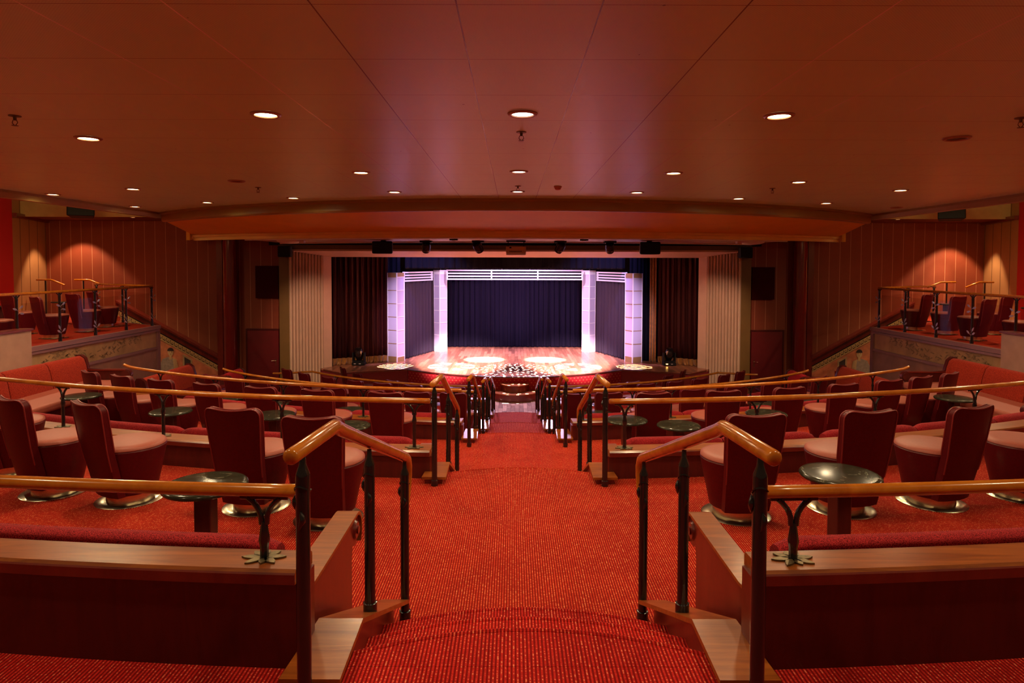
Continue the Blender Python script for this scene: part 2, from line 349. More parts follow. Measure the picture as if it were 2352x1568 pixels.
# ------------------------------------------------------------------ mesh helpers
class MB:
    def __init__(s): s.v = []; s.f = []; s.uv = {}
    def add(s, vs, fs):
        o = len(s.v); s.v += [tuple(v) for v in vs]; s.f += [tuple(i + o for i in f) for f in fs]; return s
    def box(s, c, d, rz=0.0, rx=0.0, ry=0.0):
        x, y, z = (q / 2 for q in d)
        R = Matrix.Rotation(rz, 3, 'Z') @ Matrix.Rotation(ry, 3, 'Y') @ Matrix.Rotation(rx, 3, 'X')
        vs = [R @ Vector((sx * x, sy * y, sz * z)) + Vector(c) for sz in (-1, 1) for sx, sy in ((-1, -1), (1, -1), (1, 1), (-1, 1))]
        return s.add(vs, [(3, 2, 1, 0), (4, 5, 6, 7), (0, 1, 5, 4), (1, 2, 6, 5), (2, 3, 7, 6), (3, 0, 4, 7)])
    def prism(s, poly, z0, z1):
        n = len(poly)
        return s.add([(x, y, z0) for x, y in poly] + [(x, y, z1) for x, y in poly],
                     [tuple(reversed(range(n))), tuple(range(n, 2 * n))] + [(i, (i + 1) % n, n + (i + 1) % n, n + i) for i in range(n)])
    def extrude(s, poly3, d):
        n = len(poly3); d = Vector(d)
        return s.add([Vector(p) for p in poly3] + [Vector(p) + d for p in poly3],
                     [tuple(reversed(range(n))), tuple(range(n, 2 * n))] + [(i, (i + 1) % n, n + (i + 1) % n, n + i) for i in range(n)])
    def lathe(s, prof, n=32, c=(0, 0, 0), caps=True):
        vs = []; fs = []
        for r, z in prof:
            for i in range(n): vs.append((c[0] + r * cos(2 * pi * i / n), c[1] + r * sin(2 * pi * i / n), c[2] + z))
        for j in range(len(prof) - 1):
            for i in range(n):
                k = (i + 1) % n; fs.append((j * n + i, j * n + k, (j + 1) * n + k, (j + 1) * n + i))
        if caps: fs.append(tuple(reversed(range(n)))); fs.append(tuple(range((len(prof) - 1) * n, len(prof) * n)))
        return s.add(vs, fs)
    def tube(s, pts, r, n=10, caps=True, radii=None, round_ends=False):
        P = [Vector(p) for p in pts]; R = list(radii) if radii else [r] * len(P)
        if round_ends:
            d0 = (P[0] - P[1]).normalized(); d1 = (P[-1] - P[-2]).normalized()
            a, b = P[0].copy(), P[-1].copy(); r0, r1 = R[0], R[-1]
            P = [a + d0 * r0 * 0.42, a + d0 * r0 * 0.30] + P + [b + d1 * r1 * 0.30, b + d1 * r1 * 0.42]
            R = [r0 * 0.45, r0 * 0.82] + R + [r1 * 0.82, r1 * 0.45]
        vs = []; fs = []; prev = None
        for i, p in enumerate(P):
            t = (P[min(i + 1, len(P) - 1)] - P[max(i - 1, 0)]).normalized()
            if prev is None:
                a = Vector((0, 0, 1)) if abs(t.z) < 0.9 else Vector((1, 0, 0)); u = (a - t * a.dot(t)).normalized()
            else: u = (prev - t * prev.dot(t)).normalized()
            prev = u; b = t.cross(u)
            for k in range(n):
                a = 2 * pi * k / n; vs.append(p + (u * cos(a) + b * sin(a)) * R[i])
        for j in range(len(P) - 1):
            for i in range(n):
                k = (i + 1) % n; fs.append((j * n + i, j * n + k, (j + 1) * n + k, (j + 1) * n + i))
        if caps: fs.append(tuple(reversed(range(n)))); fs.append(tuple(range((len(P) - 1) * n, len(P) * n)))
        return s.add(vs, fs)
    def sweep(s, prof, path, closed=True):
        """prof: list of (r offset towards the stage, z); path: list of (point xy, unit inward xy)."""
        m = len(prof); vs = []; fs = []
        for (x, y), (nx, ny) in path:
            for r, z in prof: vs.append((x + nx * r, y + ny * r, z))
        for j in range(len(path) - 1):
            for i in range(m if closed else m - 1):
                k = (i + 1) % m; fs.append((j * m + i, j * m + k, (j + 1) * m + k, (j + 1) * m + i))
        if closed: fs.append(tuple(reversed(range(m)))); fs.append(tuple(range((len(path) - 1) * m, len(path) * m)))
        return s.add(vs, fs)
    def grid(s, rows):
        n = len(rows[0]); vs = [p for r in rows for p in r]
        return s.add(vs, [(j * n + i, j * n + i + 1, (j + 1) * n + i + 1, (j + 1) * n + i) for j in range(len(rows) - 1) for i in range(n - 1)])
    def build(s, name, mat, parent=None, ang=35, loc=None):
        me = bpy.data.meshes.new(name); me.from_pydata(s.v, [], s.f); me.validate(); me.update()
        import bmesh
        bm = bmesh.new(); bm.from_mesh(me); bmesh.ops.recalc_face_normals(bm, faces=bm.faces[:]); bm.to_mesh(me); bm.free()
        me.materials.append(M[mat] if isinstance(mat, str) else mat)
        me.polygons.foreach_set('use_smooth', [True] * len(me.polygons))
        me.set_sharp_from_angle(angle=radians(ang))
        o = bpy.data.objects.new(name, me); COL.objects.link(o)
        if parent is not None: o.parent = parent
        if loc is not None: o.location = loc
        return o

def bevel(o, w=0.006, seg=2):
    b = o.modifiers.new('bevel', 'BEVEL'); b.width = w; b.segments = seg; b.limit_method = 'ANGLE'; b.angle_limit = radians(40)
    return o

def tag(o, label=None, cat=None, group=None, kind=None):
    if label: o['label'] = label
    if cat: o['category'] = cat
    if group: o['group'] = group
    if kind: o['kind'] = kind
    return o

def empty(name, loc=(0, 0, 0), rz=0.0):
    o = bpy.data.objects.new(name, None); COL.objects.link(o); o.location = loc; o.rotation_euler = (0, 0, rz); o.empty_display_size = 0.1
    return o

def thing(name, label, cat, loc=(0, 0, 0), rz=0.0, group=None):
    return tag(empty(name, loc, rz), label, cat, group)

def dup(root, loc, rz, label, group=None):
    r = root.copy(); COL.objects.link(r); r.location = loc; r.rotation_euler = (0, 0, rz); r['label'] = label
    if group: r['group'] = group
    for ch in list(root.children):
        c = ch.copy(); COL.objects.link(c); c.parent = r
        for g in list(ch.children):
            d = g.copy(); COL.objects.link(d); d.parent = c
    return r

def struct(o): o['kind'] = 'structure'; return o
ORD = ['first', 'second', 'third', 'fourth', 'fifth', 'sixth', 'seventh', 'eighth', 'ninth', 'tenth', 'eleventh', 'twelfth']
SIDE = {-1: 'left', 1: 'right'}

# ------------------------------------------------------------------ seating bowl: arcs about the stage
# parapet k: centre y, radius, upper floor z, lower floor z, ledge z, rail z, inner |x| of rail, outer |x|
PZ = {1: (21.0, 18.5, 2.25, 1.83, 2.645, 2.915, 0.90, 6.2),
      2: (21.0, 15.0, 1.83, 1.35, 2.095, 2.535, 0.84, 6.9),
      3: (21.0, 11.9, 1.35, 0.85, 1.615, 2.035, 0.79, 6.45),
      4: (21.0, 9.4, 0.85, 0.40, 1.165, 1.525, 0.71, 6.0),
      5: (22.2, 7.6, 0.40, 0.00, 0.775, 1.050, 0.70, 5.2)}
XW = 9.0
def arc(k, x0, x1, dr=0.0, step=0.12):
    """Path along parapet k from lateral x0 to x1: [(point), (unit vector towards the stage centre)]."""
    C, R = PZ[k][0], PZ[k][1] - dr
    a0, a1 = math.asin(max(-1, min(1, x0 / R))), math.asin(max(-1, min(1, x1 / R)))
    n = max(2, int(abs(a1 - a0) * R / step)); out = []
    for i in range(n + 1):
        a = a0 + (a1 - a0) * i / n
        out.append(((R * sin(a), C - R * cos(a)), (-sin(a), cos(a))))
    return out

# floors: each terrace is one slab from the line of its rear parapet to the next one down
def floor_slab(name, back, front, z, zb, mat):
    mb = MB(); poly = list(back) + list(reversed(front)); mb.prism(poly, zb, z)
    return struct(mb.build(name, mat, ang=20))
def line_of(k, xw=XW): return [p for p, n in arc(k, -xw if PZ[k][1] > xw else -PZ[k][1] * 0.985, xw if PZ[k][1] > xw else PZ[k][1] * 0.985, step=0.35)]
back0 = [(-14.5, -2.5), (14.5, -2.5)]
fl = struct(MB().prism([(-14.5, -2.5), (14.5, -2.5), (14.5, 4.5)] + list(reversed([p for p, n in arc(1, -9, 9, step=0.35)])) + [(-14.5, 4.5)], 2.0, 2.25).build('floor', 'carpet_crimson', ang=20))
l1, l2, l3, l4, l5 = (line_of(k) for k in (1, 2, 3, 4, 5))
floor_slab('floor', l1, l2, 1.83, 1.3, 'carpet')
floor_slab('floor', l2, l3, 1.35, 0.8, 'carpet')
floor_slab('floor', l3, l4, 0.85, 0.3, 'carpet')
l5w = [(-9.0, 19.2), (-6.4, 17.1)] + [p for p, n in arc(5, -5.2, 5.2, step=0.35)] + [(6.4, 17.1), (9.0, 19.2)]
floor_slab('floor', l4, l5w, 0.40, -0.1, 'carpet')
struct(MB().prism([(-9.6, 14.0), (9.6, 14.0), (9.6, 20.6), (-9.6, 20.6)], -0.3, 0.0).build('floor', 'carpet'))
struct(MB().prism([(-0.62, 14.6), (0.62, 14.6), (0.75, 18.9), (-0.75, 18.9)], -0.01, 0.006).build('floor', 'pitfloor'))

# aisle steps: curved nosings, two treads below each terrace edge
AISLE = {1: (0.72, 2.706, 3.05, 3.40), 2: (0.70, 6.26, 6.62, 6.96), 3: (0.60, 9.44, 9.78, 10.10), 4: (0.54, 12.10, 12.42, 12.72), 5: (0.53, 14.94, 15.22, 15.48)}
def bulge(hw, yc, k=0.35, n=14): return [(x, yc - k * x * x) for x in [(-hw + 2 * hw * i / n) for i in range(n + 1)]]
for k, (hw, y0, y1, y2) in AISLE.items():
    C, R, zu, zl = PZ[k][:4]; yb = C - sqrt(R * R - hw * hw) - 0.05
    drop = (zu - zl) / 3; mb = MB()
    for yn, zt in ((y2, zl + drop), (y1, zl + 2 * drop), (y0, zu)):
        hh = hw + (0.0 if zt < zu else 0.0)
        f = bulge(hh, yn)
        mb.prism([(-hh, yb)] + [(hh, yb)] + list(reversed(f)), zl - 0.02, zt - 0.012)
        lip = [(x, y + 0.018) for x, y in f]
        mb.prism([(-hh, yb)] + [(hh, yb)] + list(reversed(lip)), zt - 0.03, zt + 0.001)
        mb.tube([(x, y + 0.012, zt - 0.014) for x, y in f], 0.021, 10)
    struct(mb.build('floor', 'carpet_crimson' if k == 1 else 'carpet', ang=25))

# ------------------------------------------------------------------ parapets, handrails, banquettes, end boards
ROW = {1: 'nearest', 2: 'second', 3: 'third', 4: 'fourth', 5: 'fifth'}
def leaf_poly(a, L, wd, n=7):
    pts = []
    for i in range(n + 1):
        t = i / n; pts.append((t * L, wd * sin(pi * t) ** 0.8))
    for i in range(n - 1, 0, -1):
        t = i / n; pts.append((t * L, -wd * sin(pi * t) ** 0.8))
    return [(x * cos(a) - y * sin(a), x * sin(a) + y * cos(a)) for x, y in pts]

def bracket(x, y, z0, z1, ang, parent, big):
    """Black post on the ledge, forking into a Y under the rail, on a leaf rosette."""
    h = z1 - z0; t = (cos(ang), sin(ang)); s = 0.011
    mb = MB(); fk = z1 - 0.10
    n = 10 if big else 6
    mb.tube([(x, y, z0), (x, y, fk - 0.11)], 0.017, n)
    mb.tube([(x, y, fk - 0.12), (x, y, fk - 0.09), (x, y, fk - 0.05), (x, y, fk - 0.02)], 0.02, n, radii=[0.017, 0.022, 0.016, 0.012])
    for sg in (-1, 1):
        pts = []
        for i in range(6):
            q = i / 5; off = sg * (0.010 + 0.055 * q ** 1.9); pts.append((x + t[0] * off, y + t[1] * off, fk - 0.03 + 0.105 * q ** 0.75))
        mb.tube(pts, s, n)
    mb.tube([(x - t[0] * 0.095, y - t[1] * 0.095, z1 - 0.026), (x + t[0] * 0.095, y + t[1] * 0.095, z1 - 0.026)], 0.008, 6)
    p = mb.build('bracket_post', 'black', parent)
    lb = MB()
    for i, (a, L) in enumerate(((0.1, .085), (0.9, .07), (1.7, .06), (2.5, .075), (3.2, .09), (4.0, .08), (4.9, .06), (5.6, .08))):
        poly = leaf_poly(a + ang, L, 0.016, 6 if big else 4)
        lb.prism([(x + px, y + py) for px, py in poly], z0 + 0.0005, z0 + 0.007)
    lb.build('leaf_base', 'bronze', p)

def handrail_path(k, sx):
    C, R, zu, zl, zg, zr, xi, xo = PZ[k]
    return [(p[0], p[1], zr) for p, n in arc(k, sx * xi, sx * xo, -0.0)]

for k in (1, 2, 3, 4, 5):
    C, R, zu, zl, zg, zr, xi, xo = PZ[k]
    for sx in (-1, 1):
        side = SIDE[sx]
        x0 = xi - 0.02
        # --- parapet
        par = thing('parapet', f'dark wooden parapet with orange wood ledge, {ROW[k]} row {side} of the aisle', 'parapet')
        pa = arc(k, sx * x0, sx * xo)
        MB().sweep([(-0.075, zl - 0.3 if k > 1 else zu - 0.2), (0.06, zl - 0.3 if k > 1 else zl - 0.2), (0.06, zg - 0.055), (-0.075, zg - 0.055)], pa).build('front_panel', 'mahogany', par, 20)
        rb = 0.085 if k == 1 else 0.12
        led = MB().sweep([(-0.098, zg - 0.055), (-0.098, zg - 0.012), (-0.088, zg), (rb - 0.01, zg), (rb, zg - 0.012), (rb, zg - 0.055)], pa).build('ledge', 'ledge', par, 20)
        MB().sweep([(-0.104, zg - 0.054), (-0.104, zg - 0.016), (-0.099, zg - 0.010), (-0.099, zg - 0.054)], pa).build('ledge_edge', 'redwood', par, 20)
        pe = pa[0]
        MB().box((pe[0][0] - sx * 0.005, pe[0][1], (zg - 0.056 + zu) / 2), (0.02, 0.15, zg - 0.056 - zu)).build('end_panel', 'redwood', par)
        # --- handrail over the ledge
        hr = thing('handrail', f'round honey coloured wooden handrail on black forked posts, {ROW[k]} row {side} of the aisle', 'handrail')
        path = handrail_path(k, sx)
        if k in (3, 4):   # the outer end of these rails lifts and turns towards the wall
            ex, ey, ez = path[-1]; path += [(ex + sx * 0.12, ey + 0.02, ez + 0.02), (ex + sx * 0.22, ey + 0.05, ez + 0.05)]
        if k == 5:
            ex, ey, ez = path[-1]; path += [(ex + sx * 0.30, ey - 0.12, ez), (ex + sx * 0.55, ey - 0.20, ez - 0.005), (ex + sx * 0.92, ey - 0.24, ez - 0.01)]
        MB().tube(path, 0.0255, 16 if k < 3 else 10, round_ends=True).build('rail', 'rail', hr, 50)
        ang0 = math.asin((xi + 0.14) / R); i = 0
        while True:
            a = ang0 + i * 1.29 / R; i += 1
            if R * sin(a) > xo - 0.05: break
            bx, by = sx * R * sin(a), C - R * cos(a)
            bracket(bx, by, zg, zr - 0.004, sx * a, hr, k < 3)
        # --- banquettes whose backs show above the ledge
        cuts = {(2, 1): [0.98, 3.05, 6.5], (2, -1): [0.98, 4.75, 6.6]}.get((k, sx), [0.99 if k < 3 else 0.9, min(xo - 0.1, 5.6)])
        for ci in range(len(cuts) - 1):
            a0, a1 = cuts[ci] , cuts[ci + 1]
            which = '' if len(cuts) == 2 else (' next to the aisle,' if ci == 0 else ' farther from the aisle,')
            bq = thing('banquette', f'red banquette behind the ledge,{which} {ROW[k]} row {side} of the aisle', 'sofa')
            dq = -0.035 if k == 1 else 0.0
            nseg = max(1, round((a1 - a0) / 1.35)); ht = zg + (0.012 if k == 1 else 0.045)
            for q in range(nseg):
                s0 = a0 + 0.06 + (a1 - a0 - 0.12) * q / nseg; s1 = a0 + 0.06 + (a1 - a0 - 0.12) * (q + 1) / nseg
                pth = [((p[0] + n[0] * dq, p[1] + n[1] * dq), n) for p, n in arc(k, sx * (s0 + 0.006), sx * (s1 - 0.006), step=0.06)]
                prof = [(0.13, zl + 0.30), (0.13, ht - 0.07), (0.15, ht - 0.02), (0.19, ht), (0.24, ht - 0.006), (0.28, ht - 0.04), (0.30, ht - 0.10), (0.33, zl + 0.44), (0.33, zl + 0.30)]
                mb = MB(); L = len(pth); m = len(prof)
                cr = sum(r for r, z in prof) / m; cz = ht - 0.12
                rows = []
                for j, (p, n) in enumerate(pth):
                    e = min(j, L - 1 - j); sc = (0.72, 0.93, 1.0)[min(e, 2)]
                    rows.append([(p[0] + n[0] * (cr + (r - cr) * sc), p[1] + n[1] * (cr + (r - cr) * sc), cz + (z - cz) * sc if z > cz else z) for r, z in prof])
                vs = [v for r in rows for v in r]
                fs = [(j * m + i2, j * m + (i2 + 1) % m, (j + 1) * m + (i2 + 1) % m, (j + 1) * m + i2) for j in range(L - 1) for i2 in range(m)]
                fs += [tuple(reversed(range(m))), tuple(range((L - 1) * m, L * m))]
                mb.add(vs, fs).build('back_cushion', 'roll', bq, 60)
            pth = arc(k, sx * (a0 + 0.06), sx * (a1 - 0.06))
            MB().sweep([(0.15, zl + 0.30), (0.34, zl + 0.42), (0.70, zl + 0.44), (0.76, zl + 0.41), (0.76, zl + 0.30)], pth).build('seat', 'leatherseat', bq, 50)
            MB().sweep([(0.13, zl + 0.002), (0.13, zl + 0.299), (0.70, zl + 0.299), (0.70, zl + 0.002)], pth).build('plinth', 'leather', bq)
            # scrolled wooden arm at each end
            ends = [a0, a1] if ci == 0 else [a1]
            if k == 2 and ci == 0: ends = [a0, a1]
            for ae in ends:
                (p, n) = arc(k, sx * ae, sx * ae + 0.01)[0]
                tx, ty = n[1], -n[0]
                if ae == cuts[0]: n = (0.0, 1.0); tx, ty = 1.0, 0.0
                ln = 1.16 if k == 1 else 0.95; za = zl + (0.60 if k == 1 else 0.56)
                def P3(r, z, t): return (p[0] + n[0] * r + tx * t, p[1] + n[1] * r + ty * t, z)
                prof = [(0.14, zl + 0.002), (0.14, za + 0.05), (0.20, za - 0.02), (0.28, za - 0.03), (ln - 0.08, za - 0.03)]
                for i2 in range(9):
                    b = pi / 2 - i2 * pi / 8 * 1.25
                    prof.append((ln - 0.08 + 0.085 * cos(b), za - 0.115 + 0.085 * sin(b)))
                prof += [(ln - 0.16, za - 0.24), (ln - 0.16, zl + 0.002)]
                mb = MB().extrude([P3(r, z, -0.045) for r, z in prof], Vector(P3(0, 0, 0.09)) - Vector(P3(0, 0, 0)))
                arm = mb.build('arm', 'redwood', bq, 40)
                cap = [(0.145, za + 0.065), (0.205, za - 0.005), (0.285, za - 0.015), (ln - 0.08, za - 0.015)]
                for i2 in range(1, 7):
                    b = pi / 2 - i2 * pi / 8; cap.append((ln - 0.08 + 0.10 * cos(b), za - 0.115 + 0.10 * sin(b)))
                rows = [[P3(r, z, t) for r, z in cap] for t in (-0.062, 0.062)]
                low = [[P3(r - (0.012 if i3 > 3 else 0), z - 0.016, t) for i3, (r, z) in enumerate(cap)] for t in (-0.062, 0.062)]
                nn = len(cap); mb = MB(); vs = rows[0] + rows[1] + low[0] + low[1]
                fs = []
                for i2 in range(nn - 1):
                    fs += [(i2, i2 + 1, nn + i2 + 1, nn + i2), (2 * nn + i2, 3 * nn + i2, 3 * nn + i2 + 1, 2 * nn + i2 + 1),
                           (i2, 2 * nn + i2, 2 * nn + i2 + 1, i2 + 1), (nn + i2, nn + i2 + 1, 3 * nn + i2 + 1, 3 * nn + i2)]
                fs += [(0, nn, 3 * nn, 2 * nn), (nn - 1, 3 * nn - 1, 4 * nn - 1, 2 * nn - 1)]
                mb.add(vs, fs).build('arm_cap', 'ledge', arm, 40)
                mb = MB()
                for sg in (-1, 1):
                    c = Vector(P3(ln - 0.08, za - 0.115, sg * 0.045)); e = Vector(P3(0, 0, sg * 0.012)) - Vector(P3(0, 0, 0))
                    mb.tube([c, c + e], 0.055, 16, radii=[0.055, 0.045]); mb.tube([c + e, c + e * 1.8], 0.022, 12)
                mb.build('scroll', 'redwood', arm, 40)

# --- stair rails: level start, bend, slope down the steps, tail curling back into the last post
STAIR = {1: (0.755, 2.10, 2.52, 3.58, 0.66), 2: (0.735, 5.66, 6.12, 7.02, 0.665), 3: (0.625, 8.62, 9.02, 10.05, 0.58), 4: (0.555, 11.24, 11.62, 12.62, 0.52), 5: (0.545, 14.02, 14.40, 15.40, 0.50)}
def board_z(k, y):
    yb_, yc_, zu_, zl_ = AISLE[k][1] - 0.02, AISLE[k][3] + 0.12, PZ[k][2], PZ[k][3]
    za_, zc_ = zu_ + 0.045, zl_ + 0.10; q = min(1, max(0, (y - yb_) / (yc_ - yb_))); return za_ + (zc_ - za_) * q + 0.018
for k, (xa, ya, yp, ye, xe) in STAIR.items():
    C, R, zu, zl = PZ[k][:4]
    for sx in (-1, 1):
        t = thing('stair_handrail', f'bent wooden stair rail on black posts, {SIDE[sx]} side of the {ROW[k]} aisle steps', 'handrail')
        zp, ze = zu + 0.925, zl + 0.905; r = 0.0275
        pts = [(sx * (xa + 0.03), ya, zp)]
        pts += [(sx * xa, yp - 0.05, zp), (sx * xa, yp, zp - 0.004), (sx * (xa - 0.003), yp + 0.05, zp - 0.028)]
        n = 6
        for i in range(1, n + 1): q = i / n; pts.append((sx * (xa + (xe - xa) * q), yp + 0.05 + (ye - yp - 0.05) * q, zp - 0.028 + (ze - zp + 0.028) * q))
        for dy, dz in ((0.05, -0.028), (0.085, -0.075), (0.095, -0.13), (0.085, -0.20), (0.055, -0.27), (0.025, -0.315)):
            pts.append((sx * xe, ye + dy, ze + dz))
        radii = [r] * (len(pts) - 6) + [r, r * .95, r * .85, r * .75, r * .62, r * .5]
        MB().tube(pts, r, 16 if k < 3 else 10, radii=radii, round_ends=True).build('rail', 'rail', t, 50)
        ym = yp + (ye - yp) * 0.40; xm = xa + (xe - xa) * 0.40; zm = zp - 0.02 - (zp - ze) * 0.40
        for px, py, zt, zb in ((xa + 0.025, ya + 0.10, zp, zu), (xm, ym, zm, board_z(k, ym)), (xe, ye - 0.02, ze, zl)):
            mb = MB(); c = (sx * px, py, 0); pr = 0.0245
            mb.lathe([(pr, zb), (pr, zt - 0.095), (pr * 0.96, zt - 0.085), (pr * 0.5, zt - 0.055), (pr * 0.42, zt - 0.02)], 14 if k < 3 else 8, c)
            mb.lathe([(pr * 1.3, zb), (pr * 1.3, zb + 0.05), (pr, zb + 0.053)], 14 if k < 3 else 8, c)
            p = mb.build('post', 'black', t, 40)
            if k < 4:
                mb = MB(); a0 = 0.4
                mb.tube([(c[0] + pr * 1.08 * cos(a0 + 5.2 * i / 12), py + pr * 1.08 * sin(a0 + 5.2 * i / 12), zt - 0.145 - 0.02 * sin(i / 2)) for i in range(13)], 0.0035, 5)
                for q in range(2):
                    a = a0 + 2.4 + q * 1.9; zc = zt - 0.16 - 0.05 * q
                    mb.tube([(c[0] + pr * 1.12 * cos(a + 0.25 * sin(i)), py + pr * 1.12 * sin(a + 0.25 * sin(i)), zc - 0.016 * i) for i in range(5)], 0.006, 6, radii=[.002, .010, .012, .008, .002])
                mb.build('leaf_wrap', 'black', p, 60)
        # wooden capping boards beside the steps
        st = MB()
        xo2, xi2 = xa + 0.125, xa - 0.055
        y_a, y_b, y_c = C - sqrt(R * R - 0.8) - 0.22, AISLE[k][1] - 0.02, AISLE[k][3] + 0.12
        z_a, z_c = zu + 0.045, zl + 0.10
        prof = [(y_a, zu - 0.25), (y_a, z_a), (y_b, z_a), (y_c, z_c), (y_c, zl + 0.002), (y_b, zl + 0.002)]
        st.extrude([(sx * (xi2 + 0.015), y, z) for y, z in prof], (sx * (xo2 - xi2 - 0.02), 0, 0))
        s_ = tag(st.build('stair_stringer', 'redwood', None, 30), f'red wood stringer beside the {ROW[k]} aisle steps, {SIDE[sx]} side', 'stair trim'); s_['kind'] = 'structure'
        cb = MB(); th = 0.022
        cap = [(y_a - 0.02, z_a), (y_b, z_a), (y_c + 0.02, z_c)]; xs = [(xi2 - 0.02, xo2 + 0.02), (xi2 - 0.01, xo2 - 0.005), (xi2 + 0.03 - (xa - xe), xo2 - 0.05 - (xa - xe) * 0.5)]
        vs = []
        for (y, z), (a, b) in zip(cap, xs): vs += [(sx * a, y, z), (sx * b, y, z), (sx * b, y, z + th), (sx * a, y, z + th)]
        fs = [(0, 1, 2, 3), (8, 9, 10, 11)]
        for j in (0, 4):
            fs += [(j + i, j + (i + 1) % 4, j + 4 + (i + 1) % 4, j + 4 + i) for i in range(4)]
        cb.add(vs, fs).build('capping_board', 'ledge', s_, 15)

# ------------------------------------------------------------------ tub chair
def make_chair():
    t = thing('tub_chair', 'x', 'chair')
    MB().lathe([(0.262, 0.0), (0.264, 0.006), (0.255, 0.012), (0.19, 0.020), (0.10, 0.024)], 40).build('base_plate', 'steel', t, 30)
    MB().lathe([(0.178, 0.02), (0.178, 0.10)], 32).build('swivel_ring', 'steel', t, 30)
    MB().lathe([(0.196, 0.085), (0.204, 0.085), (0.212, 0.12), (0.250, 0.30), (0.280, 0.455), (0.272, 0.468)], 36).build('seat_body', 'leather', t, 40)
    MB().lathe([(0.272, 0.462), (0.279, 0.470), (0.276, 0.484), (0.255, 0.497), (0.20, 0.505), (0.10, 0.508), (0.005, 0.509)], 36, caps=True).build('seat_cushion', 'leatherseat', t, 50)
    z0, z1, rc = 0.088, 0.872, 0.075
    zs = [z0 + (z1 - rc - z0) * i / 9 for i in range(10)] + [z1 - rc + rc * sin(pi / 2 * i / 6) for i in range(1, 7)]
    us = [-1 + 2 * i / 14 for i in range(15)]
    def pt(u, z, out):
        q = (z - z0) / (z1 - z0); hw = 0.178 + 0.052 * q
        if z > z1 - rc: hw -= rc - sqrt(max(0, rc * rc - (z - (z1 - rc)) ** 2))
        rs = 0.216 + 0.085 * min(1.0, (z - z0) / 0.38)          # follows the tapering seat body, then leans on back
        lean = 0.070 * max(0.0, (z - z0 - 0.38) / 0.40) + 0.008
        x = u * hw; y = -sqrt(rs * rs - (x * 0.66) ** 2) - lean
        zz = z + (0.022 * (x / 0.2) ** 2 - 0.012) * max(0, (q - 0.85) / 0.15)
        d = 0.060 - 0.014 * q
        return (x, y + (0 if out else d), zz)
    front = [[pt(u, z, False) for u in us] for z in zs]; back = [[pt(u, z, True) for u in us] for z in zs]
    mb = MB(); n = len(us); m = len(zs)
    vs = [p for r in back for p in r] + [p for r in front for p in r]; o = n * m
    fs = []
    for j in range(m - 1):
        for i in range(n - 1):
            a = j * n + i; fs += [(a, a + 1, a + n + 1, a + n), (o + a, o + a + n, o + a + n + 1, o + a + 1)]
        for i in (0, n - 1):
            a = j * n + i; fs.append((a, a + n, o + a + n, o + a))
    for j in (0, m - 1):
        for i in range(n - 1):
            a = j * n + i; fs.append((a, a + 1, o + a + 1, o + a))
    mb.add(vs, fs)
    bk = mb.build('backrest', 'leather', t, 50)
    rim = [pt(-1, z, True) for z in zs[3:]] + [pt(u, zs[-1], True) for u in us[1:-1]] + [pt(1, z, True) for z in reversed(zs[3:])]
    MB().tube([(x, y - 0.001, z) for x, y, z in rim], 0.0055, 6).build('piping', 'piping', bk, 60)
    rim = [pt(-1, z, False) for z in zs[5:]] + [pt(u, zs[-1], False) for u in us[1:-1]] + [pt(1, z, False) for z in reversed(zs[5:])]
    MB().tube([(x, y + 0.001, z) for x, y, z in rim], 0.0055, 6).build('piping', 'piping', bk, 60)
    return t
chair0 = make_chair(); used = []
def place_chair(x, y, z, rz, label, group):
    if not used:
        used.append(1); chair0.location = (x, y, z); chair0.rotation_euler = (0, 0, rz); chair0['label'] = label; chair0['group'] = group
        return chair0
    return dup(chair0, (x, y, z), rz, label, group)

CH = {1: (None, 1.83, [(-4.826, 6.128), (-4.02, 5.585), (-3.27, 5.412), (-2.151, 5.261), (-1.49, 4.999), (1.708, 5.11), (2.606, 5.247), (3.435, 5.39), (4.295, 5.551), (-5.7, 6.35), (5.2, 5.95)]),
      2: (12.75, 1.35, [-28.57, -25.39, -21.96, -18.31, -14.76, -11.08, -7.17, 7.4, 11.62, 15.7, 19.67, 23.37, 26.3, 29.3]),
      3: (10.2, 0.85, [-32.9, -29.51, -25.68, -21.77, -17.25, -13.24, -8.8, -5.5, 5.1, 8.3, 12.57, 16.53, 21.25, 25.42, 29.5, 32.84]),
      4: (7.35, 0.40, [-46.25, -39.92, -33.08, -27.06, -21.87, -16.3, -9.5, 9.0, 15.6, 21.3, 27.19, 32.74, 39.15, 44.64]),
      5: (5.2, 0.0, [-62.66, -50.77, -34.44, -26.09, -13.0, 13.5, 25.95, 32.89, 47.9, 58.09])}
RN = {1: 'nearest', 2: 'second', 3: 'third', 4: 'fourth', 5: 'lowest, frontmost'}
TURN = {-4.83: -0.2, -4.02: -0.24, -3.27: -0.34, -2.15: -0.02, -1.49: 0.02, 2.61: 0.0, 3.44: 0.14, 4.3: 0.1}
for k, (Rc, z, lst) in CH.items():
    pts = [(p if Rc is None else (Rc * sin(radians(p)), 21 - Rc * cos(radians(p)))) for p in lst]
    for sx in (-1, 1):
        ps = sorted([p for p in pts if p[0] * sx > 0], key=lambda p: abs(p[0]))
        for i, (x, y) in enumerate(ps):
            rz = -atan2(-x, 21 - y) + (random.uniform(-0.10, 0.10) if k > 1 else TURN.get(round(x, 2), 0.0))
            place_chair(x, y, z, rz, f'dark red tub chair, {ORD[i]} from the aisle, {RN[k]} row {SIDE[sx]} of the aisle', f'tub chairs in the {RN[k]} row')
def face(x, y, tx, ty): return -atan2(tx - x, ty - y)
